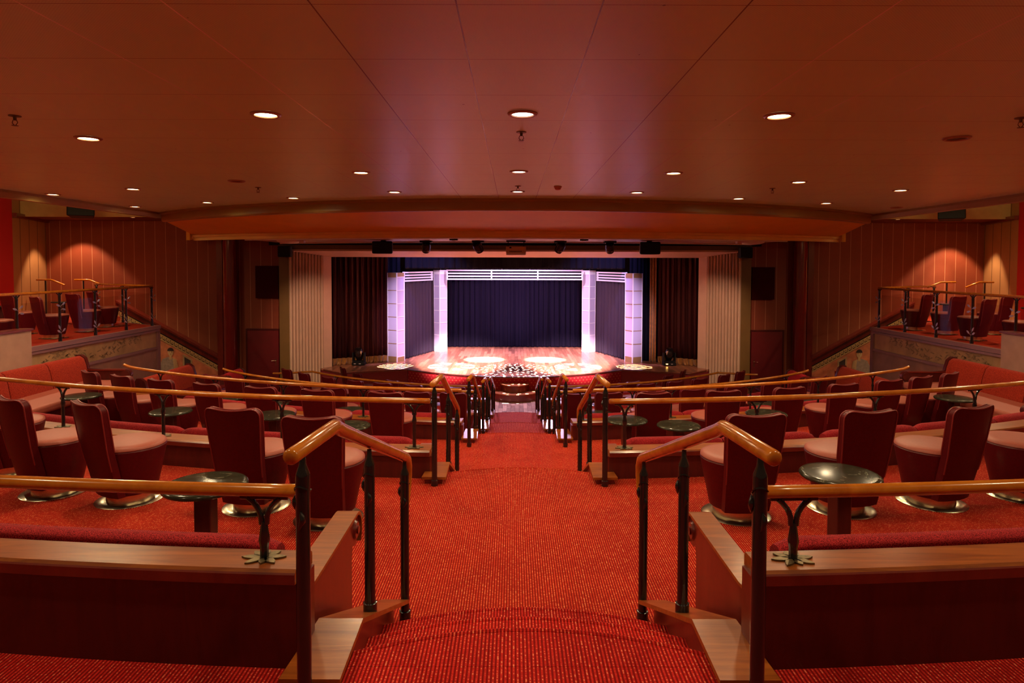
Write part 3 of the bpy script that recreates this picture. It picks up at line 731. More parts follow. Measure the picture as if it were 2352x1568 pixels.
BC = {-1: [(-10.05, 16.0), (-9.80, 14.9), (-9.62, 13.55), (-10.85, 14.35), (-10.75, 13.1), (-9.75, 12.2)], 1: [(9.62, 15.75), (9.78, 14.85), (9.55, 13.62), (10.85, 14.85), (9.70, 12.55), (10.85, 13.2)]}
bdesc = ['beside the corner of the glass railing', 'second from the railing corner', 'third from the railing corner', 'behind the row at the railing', 'fourth along, in the outer row', 'nearest the solid end wall']
for sx in (-1, 1):
    for i, (x, y) in enumerate(BC[sx]):
        place_chair(x, y, 2.25, face(x, y, sx * -1.0, 40) + random.uniform(-0.2, 0.2), f'red tub chair on the {SIDE[sx]} balcony, {bdesc[i]}', f'tub chairs on the {SIDE[sx]} balcony')

# ------------------------------------------------------------------ cocktail tables
def make_table():
    t = thing('cocktail_table', 'x', 'table')
    MB().lathe([(0.17, 0.0), (0.17, 0.006), (0.15, 0.012)], 28).build('base_plate', 'steel', t)
    bevel(MB().box((0, 0, 0.291), (0.105, 0.105, 0.556)).build('stem', 'stem', t), 0.008)
    MB().lathe([(0.225, 0.569), (0.244, 0.573), (0.252, 0.584), (0.250, 0.594), (0.240, 0.602), (0.22, 0.604), (0.01, 0.604)], 44).build('table_top', 'marble', t, 50)
    return t
tab0 = make_table(); tused = []
TB = {1: (1.83, [(-1.983, 4.032), (2.099, 4.262)]),
      2: (1.35, [(-6.124, 9.113), (-4.378, 8.174), (-3.01, 8.0), (-1.957, 7.461), (1.866, 7.522), (1.375, 7.9), (3.072, 8.3), (6.148, 9.121)]),
      3: (0.85, [(5.2, 11.75), (4.05, 11.3), (-5.05, 11.55), (-3.95, 11.15), (-2.6, 10.4), (1.3, 10.35)]),
      4: (0.40, [(-3.95, 14.55), (3.9, 14.55), (-1.6, 12.95), (1.75, 13.0)]),
      5: (0.0, [(-3.35, 16.55), (3.35, 16.5)])}
ALLCH = [(c.location.x, c.location.y, c.location.z) for c in COL.objects if c.name.startswith('tub_chair')]
for k, (z, lst) in TB.items():
    moved = []
    for x, y in lst:
        for it in range(60):
            dx = dy = 0.0
            for a, b, c in ALLCH:
                d = hypot(x - a, y - b)
                if abs(c - z) < 0.1 and d < 0.66: dx += (x - a) / d * 0.02; dy += (y - b) / d * 0.02
            for a, b in moved:
                d = hypot(x - a, y - b)
                if d < 0.56: dx += (x - a) / d * 0.02; dy += (y - b) / d * 0.02
            if k < 5 or True:
                Cq, Rq = PZ[k][0], PZ[k][1]; r = hypot(x, Cq - y)
                if r > Rq - 1.06: dx += -x / r * 0.02; dy += (Cq - y) / r * 0.02
            x += dx; y += dy
        moved.append((x, y))
    lst = moved
    for sx in (-1, 1):
        ps = sorted([p for p in lst if p[0] * sx > 0], key=lambda p: abs(p[0]))
        for i, (x, y) in enumerate(ps):
            lab = f'round dark marble cocktail table, {ORD[i]} from the aisle, {RN[k]} row {SIDE[sx]} of the aisle'
            if not tused:
                tused.append(1); tab0.location = (x, y, z); tab0['label'] = lab; tab0['group'] = 'cocktail tables'
            else: dup(tab0, (x, y, z), random.uniform(-0.3, 0.3), lab, 'cocktail tables')
for sx, x, y, d in ((-1, -11.4, 16.4, 'near the railing corner'), (-1, -11.6, 14.7, 'behind the outer chairs'), (1, 11.85, 14.9, 'behind the outer chairs'), (1, 10.9, 16.5, 'near the railing corner')):
    dup(tab0, (x, y, 2.25), 0.2, f'round dark cocktail table on the {SIDE[sx]} balcony, {d}', 'cocktail tables on the balconies')

# ------------------------------------------------------------------ side sofas against the balcony fronts
SS = [(2, 1.35, 7.60, 8.6, 11.25, 'sofaback', 'large brick red side sofa with two seats below the'), (3, 0.85, 6.85, 11.8, 13.52, 'sofaback', 'middle brick red side sofa farther down below the'), (4, 0.40, 6.75, 14.2, 15.82, 'sofabright', 'far crimson side sofa nearest the stage below the')]
for k, z, xb, ya, yb, mt, lab in SS:
    for sx in (-1, 1):
        t = thing('side_sofa', f'{lab} {SIDE[sx]} balcony', 'sofa')
        nb = 3 if k == 2 else 2
        for q in range(nb):
            y0 = ya + (yb - ya) * q / nb + 0.008; y1 = ya + (yb - ya) * (q + 1) / nb - 0.008
            prof = [(0.0, z + 0.40), (-0.03, z + 0.80), (0.0, z + 0.855), (0.06, z + 0.865), (0.12, z + 0.83), (0.17, z + 0.70), (0.22, z + 0.44)]
            L = 7; rows = []
            for j in range(L):
                y = y0 + (y1 - y0) * (0, 0.03, 0.10, 0.5, 0.90, 0.97, 1)[j]; s = (0.86, 0.96, 1, 1, 1, 0.96, 0.86)[j]
                rows.append([(sx * (-xb) * -1 if False else sx * (xb - 0.09 - (r - 0.09) * s), y, z + 0.62 + (zz - z - 0.62) * (0.5 + 0.5 * s)) for r, zz in prof])
            vs = [v for r in rows for v in r]; m = len(prof)
            fs = [(j * m + i, j * m + (i + 1) % m, (j + 1) * m + (i + 1) % m, (j + 1) * m + i) for j in range(L - 1) for i in range(m)] + [tuple(range(m)), tuple(range((L - 1) * m, L * m))]
            MB().add(vs, fs).build('back_cushion', mt, t, 60)
        x0, x1 = sx * (xb - 0.16), sx * (xb - 0.92)
        o = MB().box(((x0 + x1) / 2, (ya + yb) / 2, z + 0.385), (abs(x1 - x0), yb - ya - 0.02, 0.13)).build('seat', 'leatherseat' if k == 2 else 'leather', t); bevel(o, 0.045, 4)
        MB().box(((x0 + x1) / 2 + sx * 0.03, (ya + yb) / 2, z + 0.16), (abs(x1 - x0) - 0.08, yb - ya - 0.04, 0.316)).build('plinth', 'leather', t)
        # dark wood side panels: high back board edge and low scrolled arm
        for ye, far in ((yb + 0.03, True), (ya - 0.03, False)):
            prof = [(xb + 0.05, z + 0.002), (xb + 0.06, z + 0.80), (xb + 0.02, z + 0.875), (xb - 0.06, z + 0.875), (xb - 0.13, z + 0.82), (xb - 0.18, z + 0.64), (xb - 0.80, z + 0.60)]
            for i in range(8):
                b = pi / 2 - i * 0.42; prof.append((xb - 0.84 - 0.085 * cos(b), z + 0.535 + 0.085 * sin(b)))
            prof += [(xb - 0.80, z + 0.40), (xb - 0.80, z + 0.002)]
            arm = MB().extrude([(sx * x, ye - 0.035, zz) for x, zz in prof], (0, 0.07, 0)).build('side_arm', 'mahogany', t, 40)
            c = (sx * (xb - 0.84), ye, z + 0.535)
            MB().tube([(c[0], ye - 0.055, c[2]), (c[0], ye + 0.055, c[2])], 0.075, 16).build('scroll', 'mahogany', arm, 40)
            MB().box((sx * (xb - 0.50), ye, z + 0.612), (0.66, 0.10, 0.022)).build('arm_cap', 'redwood', arm)
        MB().box((sx * (xb + 0.03), (ya + yb) / 2, z + 0.42), (0.04, yb - ya, 0.84)).build('back_board', 'mahogany', t)

# ------------------------------------------------------------------ ceiling over the seats, bulkhead, beam
edge = []
Rb = 10.45
for i in range(41):
    a = math.asin(7.42 / Rb) * (-1 + 2 * i / 40); edge.append((Rb * sin(a), 21 - Rb * cos(a)))
cp = [(-7.42, -2.5), (7.42, -2.5)] + list(reversed(edge))
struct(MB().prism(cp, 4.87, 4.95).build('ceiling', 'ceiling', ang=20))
for sx in (-1, 1):
    mb = MB(); x = sx * 7.42
    mb.extrude([(x - sx * 0.00, -2.5, 4.83), (x + sx * 0.05, -2.5, 4.76), (x + sx * 0.16, -2.5, 4.76), (x + sx * 0.18, -2.5, 4.82), (x + sx * 0.30, -2.5, 4.86), (x + sx * 0.32, -2.5, 5.02), (x, -2.5, 5.02)], (0, 16.3, 0))
    struct(mb.build('trim_1' if sx < 0 else 'trim_2', 'browntrim', ang=30))
    # higher ceiling over the side balconies and the space beyond
    struct(MB().prism([(sx * 7.3, -2.5), (sx * 15.2, -2.5), (sx * 15.2, 21.0), (sx * 7.3, 21.0)], 5.66, 5.72).build('ceiling', 'sideceil'))
    struct(MB().box((sx * 7.40, 5.6, 5.34), (0.05, 16.2, 0.64)).build('trim_3' if sx < 0 else 'trim_4', 'sideceil'))
struct(MB().prism([(-7.3, 13.9), (7.3, 13.9), (7.3, 21.0), (-7.3, 21.0)], 5.66, 5.72).build('ceiling', 'blackmatt'))
# curved fascia step below the ceiling edge
pa = [((x, y), (-sin(atan2(x, 21 - y)), cos(atan2(x, 21 - y)))) for x, y in edge]
struct(MB().sweep([(-0.02, 4.875), (-0.02, 4.835), (0.03, 4.82), (0.03, 4.70), (0.06, 4.675), (0.16, 4.675), (0.16, 4.875)], pa).build('trim_5', 'browntrim', ang=25))
Rf = 13.6; fa = []
for i in range(41):
    x = 7.17 * (-1 + 2 * i / 40); y = 12.5 + Rf - sqrt(Rf * Rf - x * x); fa.append(((x, y), (-x / Rf, sqrt(1 - (x / Rf) ** 2))))
rows = [[(p[0] + n[0] * 0.12, p[1] + n[1] * 0.12, 4.685) for p, n in pa], [(p[0] + n[0] * 0.02, p[1] + n[1] * 0.02, 4.435) for p, n in fa]]
top = [[(x, y, z + 0.04) for x, y, z in r] for r in rows]
nn = len(rows[0]); mb = MB(); vs = rows[0] + rows[1] + top[0] + top[1]; fs = []
for i in range(nn - 1):
    fs += [(i, i + 1, nn + i + 1, nn + i), (2 * nn + i, 3 * nn + i, 3 * nn + i + 1, 2 * nn + i + 1), (i, 2 * nn + i, 2 * nn + i + 1, i + 1), (nn + i, nn + i + 1, 3 * nn + i + 1, 3 * nn + i)]
fs += [(0, nn, 3 * nn, 2 * nn), (nn - 1, 3 * nn - 1, 4 * nn - 1, 2 * nn - 1)]
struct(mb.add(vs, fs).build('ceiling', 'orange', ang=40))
struct(MB().sweep([(-0.03, 4.44), (-0.03, 4.395), (0.0, 4.385), (0.0, 4.33), (-0.015, 4.32), (0.06, 4.32), (0.06, 4.44)], fa).build('trim_6', 'goldtrim', ang=25))
# closing walls from bulkhead ends up to the side ceiling
for sx in (-1, 1):
    struct(MB().extrude([(sx * 7.20, 14.45, 4.325), (sx * 7.20, 14.45, 5.66), (sx * 7.20, 21.0, 5.66), (sx * 7.20, 21.0, 5.0), (sx * 7.20, 15.4, 4.45)], (sx * 0.08, 0, 0)).build('wall_upper_left' if sx < 0 else 'wall_upper_right', 'orange'))
# flat underside with light-coloured slot edges
us = [(p, n) for p, n in fa if abs(p[0]) <= 5.9]
def off(d): return [((p[0], p[1] + d), (0.0, 1.0)) for p, n in us]
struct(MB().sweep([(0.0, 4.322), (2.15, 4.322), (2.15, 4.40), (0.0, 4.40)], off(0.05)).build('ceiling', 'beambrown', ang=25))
struct(MB().sweep([(0.0, 4.300), (0.05, 4.300), (0.05, 4.322), (0.0, 4.322)], off(0.06)).build('trim_7', 'whitemetal', ang=25))
struct(MB().sweep([(0.0, 4.292), (0.06, 4.292), (0.06, 4.322), (0.0, 4.322)], off(2.14)).build('trim_8', 'whitemetal', ang=25))

# ------------------------------------------------------------------ proscenium
PY, BY = 19.25, 20.35
XO, XI = 6.66, 5.72
struct(MB().box((0, PY + 0.10, 4.28), (2 * XO + 0.62, 0.16, 0.18)).build('trim_9', 'olive'))
struct(MB().box((0, PY + 0.18, 5.0), (14.6, 0.10, 1.28)).build('wall_above_stage', 'blackmatt'))
struct(MB().add([(-XO, PY, 4.19), (XO, PY, 4.19), (XI, BY, 4.03), (-XI, BY, 4.03), (-XO, PY, 4.24), (XO, PY, 4.24), (XI, BY, 4.08), (-XI, BY, 4.08)],
       [(0, 1, 2, 3), (4, 7, 6, 5), (0, 3, 7, 4), (3, 2, 6, 7), (2, 1, 5, 6), (1, 0, 4, 5)]).build('ceiling', 'cream'))
for sx in (-1, 1):
    struct(MB().box((sx * (XO + 0.155), PY + 0.09, 2.15), (0.29, 0.18, 4.34)).build('pillar', 'olive'))
    # splayed reveal: fluted for two thirds, plain beside the opening
    dv = Vector((XI - XO, BY - PY, 0)); L = dv.length; dv.normalize(); nv = Vector((-dv.y, dv.x, 0))  # towards the opening side
    if nv.x > 0: nv = -nv
    n_fl = 11; frac = 0.80; segs = []
    for i in range(n_fl):
        for j, h in ((0, -0.12), (0.01, 0.0), (0.08, 0.040), (0.20, 0.060), (0.32, 0.062), (0.44, 0.050), (0.54, 0.02), (0.56, -0.12)):
            segs.append(((i + j) / n_fl * frac * L, h))
    segs += [(frac * L, 0.0), (L, 0.0)]
    front = [(XO + dv.x * s + nv.x * h, PY + dv.y * s + nv.y * h) for s, h in segs]
    backp = [(XI + 0.16, BY + 0.06), (XO + 0.28, PY + 0.18)]
    poly = front + backp
    struct(MB().prism([(sx * x, y) for x, y in poly], 0.0, 4.19).build('wall_reveal_left' if sx < 0 else 'wall_reveal_right', 'cream', ang=50))

# ------------------------------------------------------------------ stage
SZ = 0.60
lip = []
for i in range(25):
    x = -3.28 + 6.56 * i / 24; lip.append((x, 18.62 + 0.1225 * x * x))
wing = [(5.2, 19.28), (5.86, 19.9), (6.6, 20.5)]
stage_poly = lip + wing + [(8.0, 21.0), (8.0, 26.0), (-8.0, 26.0), (-8.0, 21.0)] + [(-x, y) for x, y in reversed(wing)]
struct(MB().prism(stage_poly, SZ - 0.05, SZ).build('floor', 'stagefloor', ang=20))
front_wall = MB().prism([(x, y + 0.02) for x, y in lip] + [(x, y + 0.12) for x, y in reversed(lip)], 0.0, SZ - 0.051)
struct(front_wall.build('wall_stage_front', 'dotted', ang=25))
for sx in (-1, 1):
    wl = [(3.29, lip[0][1] + 0.02), (5.2, 19.30), (5.86, 19.92), (6.6, 20.5)]
    struct(MB().prism([(sx * x, y) for x, y in wl] + [(sx * x, y + 0.1) for x, y in reversed(wl)], 0.0, SZ - 0.051).build('wall_stage_wing_left' if sx < 0 else 'wall_stage_wing_right', 'redcarpetplain'))
    struct(MB().tube([(sx * x, y - 0.02, SZ - 0.025) for x, y in [(3.29, lip[0][1] + 0.02), (5.2, 19.30), (5.86, 19.92)]], 0.02, 8).build('trim_10' if sx < 0 else 'trim_11', 'redwood'))
struct(MB().tube([(x, y - 0.005, SZ - 0.02) for x, y in lip], 0.018, 8).build('trim_12', 'stem'))
# half-round wooden steps in front of the stage
def half_round(rad, z0, z1, name_part, parent):
    ps = [(rad * cos(pi + pi * i / 28), 18.632 + rad * sin(pi + pi * i / 28)) for i in range(29)]
    o = MB().prism(ps, z0, z1 - 0.025).build(name_part, 'redwood', parent, 25)
    ps2 = [(x * (rad + 0.02) / rad, 18.632 + (y - 18.632) * (rad + 0.02) / rad) for x, y in ps]
    MB().prism(ps2, z1 - 0.025, z1).build('tread', 'ledge', o, 25)
st = thing('stage_steps', 'half-round wooden steps in front of the stage centre', 'steps')
half_round(0.72, 0.006, 0.21, 'lower_step', st); half_round(0.40, 0.21, 0.405, 'upper_step', st)

# drapes as pleated sheets
def drape(name, pts, z0, z1, mat, label, amp=0.05, per=0.16, seed=1, band=None, gather=0.0, top=None):
    rnd = random.Random(seed); P = [Vector((x, y, 0)) for x, y in pts]; L = [0.0]
    for a, b in zip(P, P[1:]): L.append(L[-1] + (b - a).length)
    n = max(24, int(L[-1] / per * 10)); ph = [rnd.uniform(0.7, 1.4) for _ in range(200)]
    def at(s):
        for i in range(len(P) - 1):
            if s <= L[i + 1] + 1e-6:
                d = (P[i + 1] - P[i]); d.normalize(); return P[i] + d * (s - L[i]), Vector((d.y, -d.x, 0))
    rows = []; zs = [z0, z0 + 0.06, z0 + 0.2, z0 + 0.5, (z0 + z1) / 2, z1 - 0.3, z1]
    for zi, z in enumerate(zs):
        r = []; q = (z - z0) / (z1 - z0)
        for i in range(n + 1):
            s = L[-1] * i / n; p, nn_ = at(s); k = s / per
            a = amp * ph[int(k) % 200] * (0.55 + 0.45 * (1 - q)) * sin(2 * pi * k + 0.8 * sin(k * 0.7) + 0.25 * q * sin(k * 2.3))
            a += 0.3 * amp * sin(2 * pi * k * 2.3 + 1.3 * q)
            r.append((p.x + nn_.x * a, p.y + nn_.y * a, z))
        rows.append(r)
    t = thing(name, label, 'curtain')
    if band:
        MB().grid(rows[2:]).build('curtain_panel', mat, t, 80)
        flare = [[(x, y - 0.05 * (2 - j) + 0.03 * sin(i * 1.7) * (2 - j), z) for i, (x, y, z) in enumerate(rr)] for j, rr in enumerate(rows[:3])]
        MB().grid(flare).build('hem_band', band, t, 80)
    else: MB().grid(rows).build('curtain_panel', mat, t, 80)
    for ch in t.children:
        sol = ch.modifiers.new('thick', 'SOLIDIFY'); sol.thickness = 0.008
    return t
drape('stage_curtain', [(-5.9, 20.62), (-4.2, 21.55)], SZ + 0.004, 4.6, 'reddrape', 'dark red pleated curtain with gold hem, left of the white columns', 0.05, 0.17, 3, 'golddrape')
drape('stage_curtain', [(4.72, 21.45), (5.9, 20.62)], SZ + 0.004, 4.6, 'reddrape', 'dark red pleated curtain with gold hem, right of the white columns', 0.05, 0.17, 4, 'golddrape')
drape('stage_curtain', [(4.44, 21.44), (4.64, 21.40)], SZ + 0.004, 4.6, 'golddrape', 'narrow gold curtain edge beside the right red curtain', 0.035, 0.09, 5)
drape('stage_curtain', [(4.15, 21.80), (4.56, 21.72)], SZ + 0.004, 4.6, 'blackdrape', 'black leg curtain right of the outer white column', 0.03, 0.12, 6)
drape('stage_curtain', [(-2.75, 25.35), (2.75, 25.35)], SZ + 0.004, 4.2, 'navy', 'wide navy velvet curtain at the back of the stage', 0.045, 0.20, 7)
drape('stage_curtain', [(-3.74, 21.95), (-3.02, 24.05)], SZ + 0.004, 3.35, 'greyvelvet', 'plum grey curtain between the two left white columns', 0.04, 0.24, 8)
drape('stage_curtain', [(3.02, 24.05), (3.74, 21.95)], SZ + 0.004, 3.35, 'greyvelvet', 'plum grey curtain between the two right white columns', 0.04, 0.24, 9)
drape('stage_valance', [(-3.7, 21.95), (3.7, 21.95)], 3.66, 6.49, 'blackdrape', 'black valance across the top of the stage', 0.03, 0.25, 10)
struct(MB().box((0, 26.05, 3.0), (16, 0.1, 5.4)).build('wall_stage_back', 'blackmatt'))
for sx in (-1, 1): struct(MB().box((sx * 8.0, 23.2, 3.0), (0.1, 5.7, 5.4)).build('wall_stage_left' if sx < 0 else 'wall_stage_right', 'blackmatt'))
struct(MB().box((0, 23.0, 6.55), (16.2, 6.2, 0.1)).build('ceiling', 'blackmatt'))
# folds of dark curtain behind the columns that hide the wings
drape('stage_curtain', [(-5.6, 22.6), (-3.9, 22.2)], SZ + 0.004, 5.4, 'blackdrape', 'black leg curtain behind the outer left white column', 0.03, 0.2, 11)
drape('stage_curtain', [(3.9, 22.2), (5.6, 22.6)], SZ + 0.004, 5.4, 'blackdrape', 'black leg curtain behind the outer right white column', 0.03, 0.2, 12)

# white column frames with frosted panels
def column(cx, cy, sx, w1, w2, rz, h, outer, label):
    """Box column seen corner-on; local x along its left face, local y along its right face."""
    t = thing('stage_column', label, 'column', (cx, cy, SZ), rz)
    mb = MB(); gb = MB(); e = 0.028; base = 0.17; topb = 0.14; n = 6
    for x in (0, w1):
        for y in (0, w2): mb.box((x + (e / 2 if x == 0 else -e / 2), y + (e / 2 if y == 0 else -e / 2), h / 2), (e, e, h))
    ph = (h - base - topb) / n
    for i in range(n + 1):
        z = base + i * ph
        for y in (e / 2, w2 - e / 2): (gb if outer and y < w2 / 2 else mb).box((w1 / 2, y, z), (w1 - 2 * e, e, 0.022))
        for x in (e / 2, w1 - e / 2): (gb if outer and ((sx < 0) == (x > 9)) else mb).box((x, w2 / 2, z), (e, w2 - 2 * e, 0.022))
    mb.build('frame', 'colframe', t)
    fa_ = MB(); fa_.box((w1 / 2, w2 / 2, base / 2 - 0.006), (w1 - 0.01, w2 - 0.01, base - 0.012)); fa_.box((w1 / 2, w2 / 2, h - topb / 2 + 0.005), (w1 - 0.008, w2 - 0.008, topb - 0.012))
    fa_.build('plinth_and_head', 'colgold' if outer else 'colframe', t)
    if gb.v: gb.build('gold_bars', 'colgold', t)
    for i in range(n):
        z = base + (i + 0.5) * ph
        for kx in (0, 1): MB().box((w1 / 2, 0.018 if kx == 0 else w2 - 0.018, z), (w1 - 2 * e, 0.012, ph - 0.024)).build('panel', 'colpanel', t)
        for kx in (0, 1): MB().box((0.018 if kx == 0 else w1 - 0.018, w2 / 2, z), (0.012, w2 - 2 * e, ph - 0.024)).build('panel', 'colpanel', t)
    return t
column(-4.20, 21.46, -1, 0.40, 0.42, radians(-28), 2.93, True, 'outer left white column of frosted panels on the stage')
column(-3.00, 24.10, -1, 0.36, 0.36, radians(-44), 3.0, False, 'inner left white column of frosted panels on the stage')
column(2.74, 23.86, 1, 0.36, 0.36, radians(44), 3.0, False, 'inner right white column of frosted panels on the stage')
column(3.85, 21.27, 1, 0.40, 0.42, radians(28), 2.93, True, 'outer right white column of frosted panels on the stage')
# louvred beams joining the columns
def louvre(p0, p1, z0, z1, label, mids):
    t = thing('louvre_beam', label, 'beam')
    a, b = Vector((*p0, 0)), Vector((*p1, 0)); L = (b - a).length; c = (a + b) / 2; rz = atan2(b.y - a.y, b.x - a.x); h = z1 - z0
    for i in range(4):
        z = z1 - 0.03 - (h - 0.06) * i / 3
        MB().box((c.x, c.y, z), (L, 0.05, 0.05), rz).build('slat', 'colframe', t)
    mb = MB()
    for m_ in mids:
        p = a + (b - a) * m_; mb.box((p.x, p.y, (z0 + z1) / 2), (0.05, 0.06, h - 0.002), rz)
    mb.build('mullion', 'colframe', t)
louvre((-2.50, 24.0), (2.50, 24.0), 3.24, 3.62, 'long white louvred beam across the stage', (0.004, 0.33, 0.67, 0.996))
louvre((-3.72, 21.75), (-3.02, 23.95), 3.22, 3.56, 'short white louvred beam between the left white columns', (0.02, 0.98))
louvre((3.02, 23.95), (3.72, 21.75), 3.22, 3.56, 'short white louvred beam between the right white columns', (0.02, 0.98))
for x, d in ((-2.72, 'over the inner left column'), (-0.47, 'left of the stage middle'), (0.56, 'right of the stage middle'), (2.75, 'over the inner right column')):
    tag(MB().tube([(x, 23.98, 3.615), (x, 23.98, 6.5)], 0.012, 6).build('hanging_chain', 'pewter'), f'thin steel chain holding the louvred beam, {d}', 'chain', 'chains holding the louvred beam')

# ------------------------------------------------------------------ stage and beam fixtures
def floor_mover(x, y, rz, label, led):
    t = thing('moving_light', label, 'stage light', (x, y, SZ), rz)
    bevel(MB().box((0, 0, 0.055), (0.40, 0.30, 0.10)).build('base', 'blackmatt', t), 0.015)
    y_ = MB(); y_.box((0, 0, 0.125), (0.36, 0.16, 0.04))
    for s in (-1, 1): y_.extrude([(s * 0.165, -0.09, 0.12), (s * 0.165, 0.09, 0.12), (s * 0.165, 0.06, 0.40), (s * 0.165, -0.06, 0.40)], (s * 0.035, 0, 0))
    y_.build('yoke', 'blackmatt', t)
    hd = MB().lathe([(0.05, -0.20), (0.11, -0.18), (0.135, -0.05), (0.135, 0.08), (0.11, 0.17), (0.10, 0.19), (0.06, 0.17)], 20).build('head', 'black', t, 40)
    hd.location = (0, 0, 0.36); hd.rotation_euler = (radians(28), 0, 0)
    MB().box((-0.10, -0.152, 0.06), (0.06, 0.006, 0.02)).build('control_panel', 'whitemetal' if not led else 'led', t); MB().box((0.06, -0.152, 0.06), (0.06, 0.006, 0.02)).build('control_panel', 'whitemetal', t)
floor_mover(-4.96, 20.70, 0.0, 'black moving-head light on the stage before the left red curtain', False)
floor_mover(4.94, 20.80, 0.0, 'black moving-head light with amber lamp before the right red curtain', True)
def hung_mover(x, y, label, tilt):
    t = thing('hanging_stage_light', label, 'stage light', (x, y, 4.322))
    mb = MB(); mb.box((0, 0, -0.02), (0.26, 0.2, 0.04)); mb.box((0.16 * (1 if tilt > 0 else -1), 0, -0.075), (0.34, 0.02, 0.02)); mb.tube([(0, 0, -0.04), (0, 0, -0.10)], 0.03, 8)
    mb.build('clamp_bar', 'blackmatt', t)
    hd = MB().lathe([(0.055, -0.13), (0.085, -0.12), (0.10, 0.02), (0.09, 0.10), (0.05, 0.11)], 18).build('head', 'black', t, 40)
    hd.location = (0, 0, -0.135); hd.rotation_euler = (radians(40), radians(tilt), 0)
    MB().box((0, 0.02, -0.235), (0.11, 0.10, 0.016)).build('lens_rim', 'whitemetal', t)
for x, d, tl in ((-1.97, 'leftmost of the four under the beam', 8), (-0.83, 'just left of the projector', -25), (0.97, 'just right of the projector', 25), (2.06, 'rightmost of the four under the beam', -8)):
    hung_mover(x, 14.35, f'small black stage light, {d}', tl)
def speaker(name, x, y, z, d, rz, tilt, label, hang, cat='loudspeaker'):
    """z is the top; hang is the height of the hanging bracket above the box."""
    t = thing(name, label, cat, (x, y, z), rz)
    w_, dp, h = d
    b = MB().prism([(-w_ / 2, -dp / 2), (w_ / 2, -dp / 2), (w_ * 0.40, dp / 2), (-w_ * 0.40, dp / 2)], -h, 0).build('cabinet', 'blackmatt', t); bevel(b, 0.03, 3); b.rotation_euler = (tilt, 0, 0)
    g = MB().box((0, -dp / 2 - 0.004, -h / 2), (w_ * 0.9, 0.010, h * 0.88)).build('grille', 'blackmatt', b)
    if hang: MB().box((0, 0, hang / 2 - 0.02), (0.10, 0.06, hang + 0.04)).build('bracket', 'blackmatt', t)
    return t
speaker('loudspeaker', -2.86, 14.1, 4.30, (0.44, 0.30, 0.27), 0, 0, 'black loudspeaker under the beam, left of the projector', 0.02)
speaker('loudspeaker', 2.87, 14.1, 4.30, (0.44, 0.30, 0.27), 0, 0, 'black loudspeaker under the beam, right of the projector', 0.02)
speaker('loudspeaker', -6.70, 19.085, 4.33, (0.38, 0.30, 0.32), 0, 0, 'black loudspeaker at the upper left corner of the stage frame', 0)
speaker('loudspeaker', 6.70, 19.085, 4.33, (0.38, 0.30, 0.32), 0, 0, 'black loudspeaker at the upper right corner of the stage frame', 0)
speaker('loudspeaker', -11.25, 17.0, 5.30, (0.62, 0.36, 0.30), 0.45, -0.15, 'black loudspeaker hanging above the left balcony', 0.38)
speaker('loudspeaker', 11.28, 17.0, 5.28, (0.62, 0.36, 0.30), -0.45, -0.15, 'black loudspeaker hanging above the right balcony', 0.40)
pj = thing('projector', 'white video projector hanging at the middle of the beam', 'projector', (0.0, 14.2, 4.322))
bevel(MB().box((0, 0, -0.20), (0.43, 0.42, 0.14)).build('body', 'cream', pj), 0.012)
bevel(MB().box((0, 0, -0.285), (0.42, 0.44, 0.055)).build('lower_shell', 'whitemetal', pj), 0.02, 3)
mb = MB()
for x in (-0.17, 0.17): mb.box((x, -0.05, -0.065), (0.02, 0.02, 0.13))
mb.box((0, 0, -0.012), (0.42, 0.12, 0.024)); mb.build('mount', 'blackmatt', pj)
mb = MB()
for i in range(9): mb.box((-0.13 + i * 0.03, -0.2115, -0.235), (0.017, 0.003, 0.02))
mb.box((-0.12, -0.2115, -0.155), (0.04, 0.003, 0.03)); mb.build('sockets', 'blackmatt', pj)
MB().box((0.13, -0.212, -0.165), (0.09, 0.003, 0.06)).build('sticker', 'goldtrim', pj)
for x, d in ((-4.95, 'left'), (5.15, 'right')):
    t = thing('access_point', f'flat white domed unit under the {d} end of the beam', 'ceiling unit', (x, 14.3, 4.322))
    MB().lathe([(0.27, 0.0), (0.26, -0.03), (0.18, -0.06), (0.02, -0.075)], 24).build('cover', 'whitemetal', t, 50)
    MB().box((-0.28 if x > 0 else 0.28, 0, -0.025), (0.10, 0.14, 0.05)).build('housing', 'whitemetal', t)
for x, d in ((-1.27, 'left'), (1.38, 'right')):
    t = thing('track_light', f'tiny black spotlight in the slot {d} of the projector', 'spotlight', (x, 13.3, 4.322))
    MB().box((0, 0, -0.015), (0.16, 0.12, 0.03)).build('body', 'blackmatt', t); MB().box((0, -0.02, -0.037), (0.08, 0.10, 0.014)).build('lens', 'whitemetal', t)

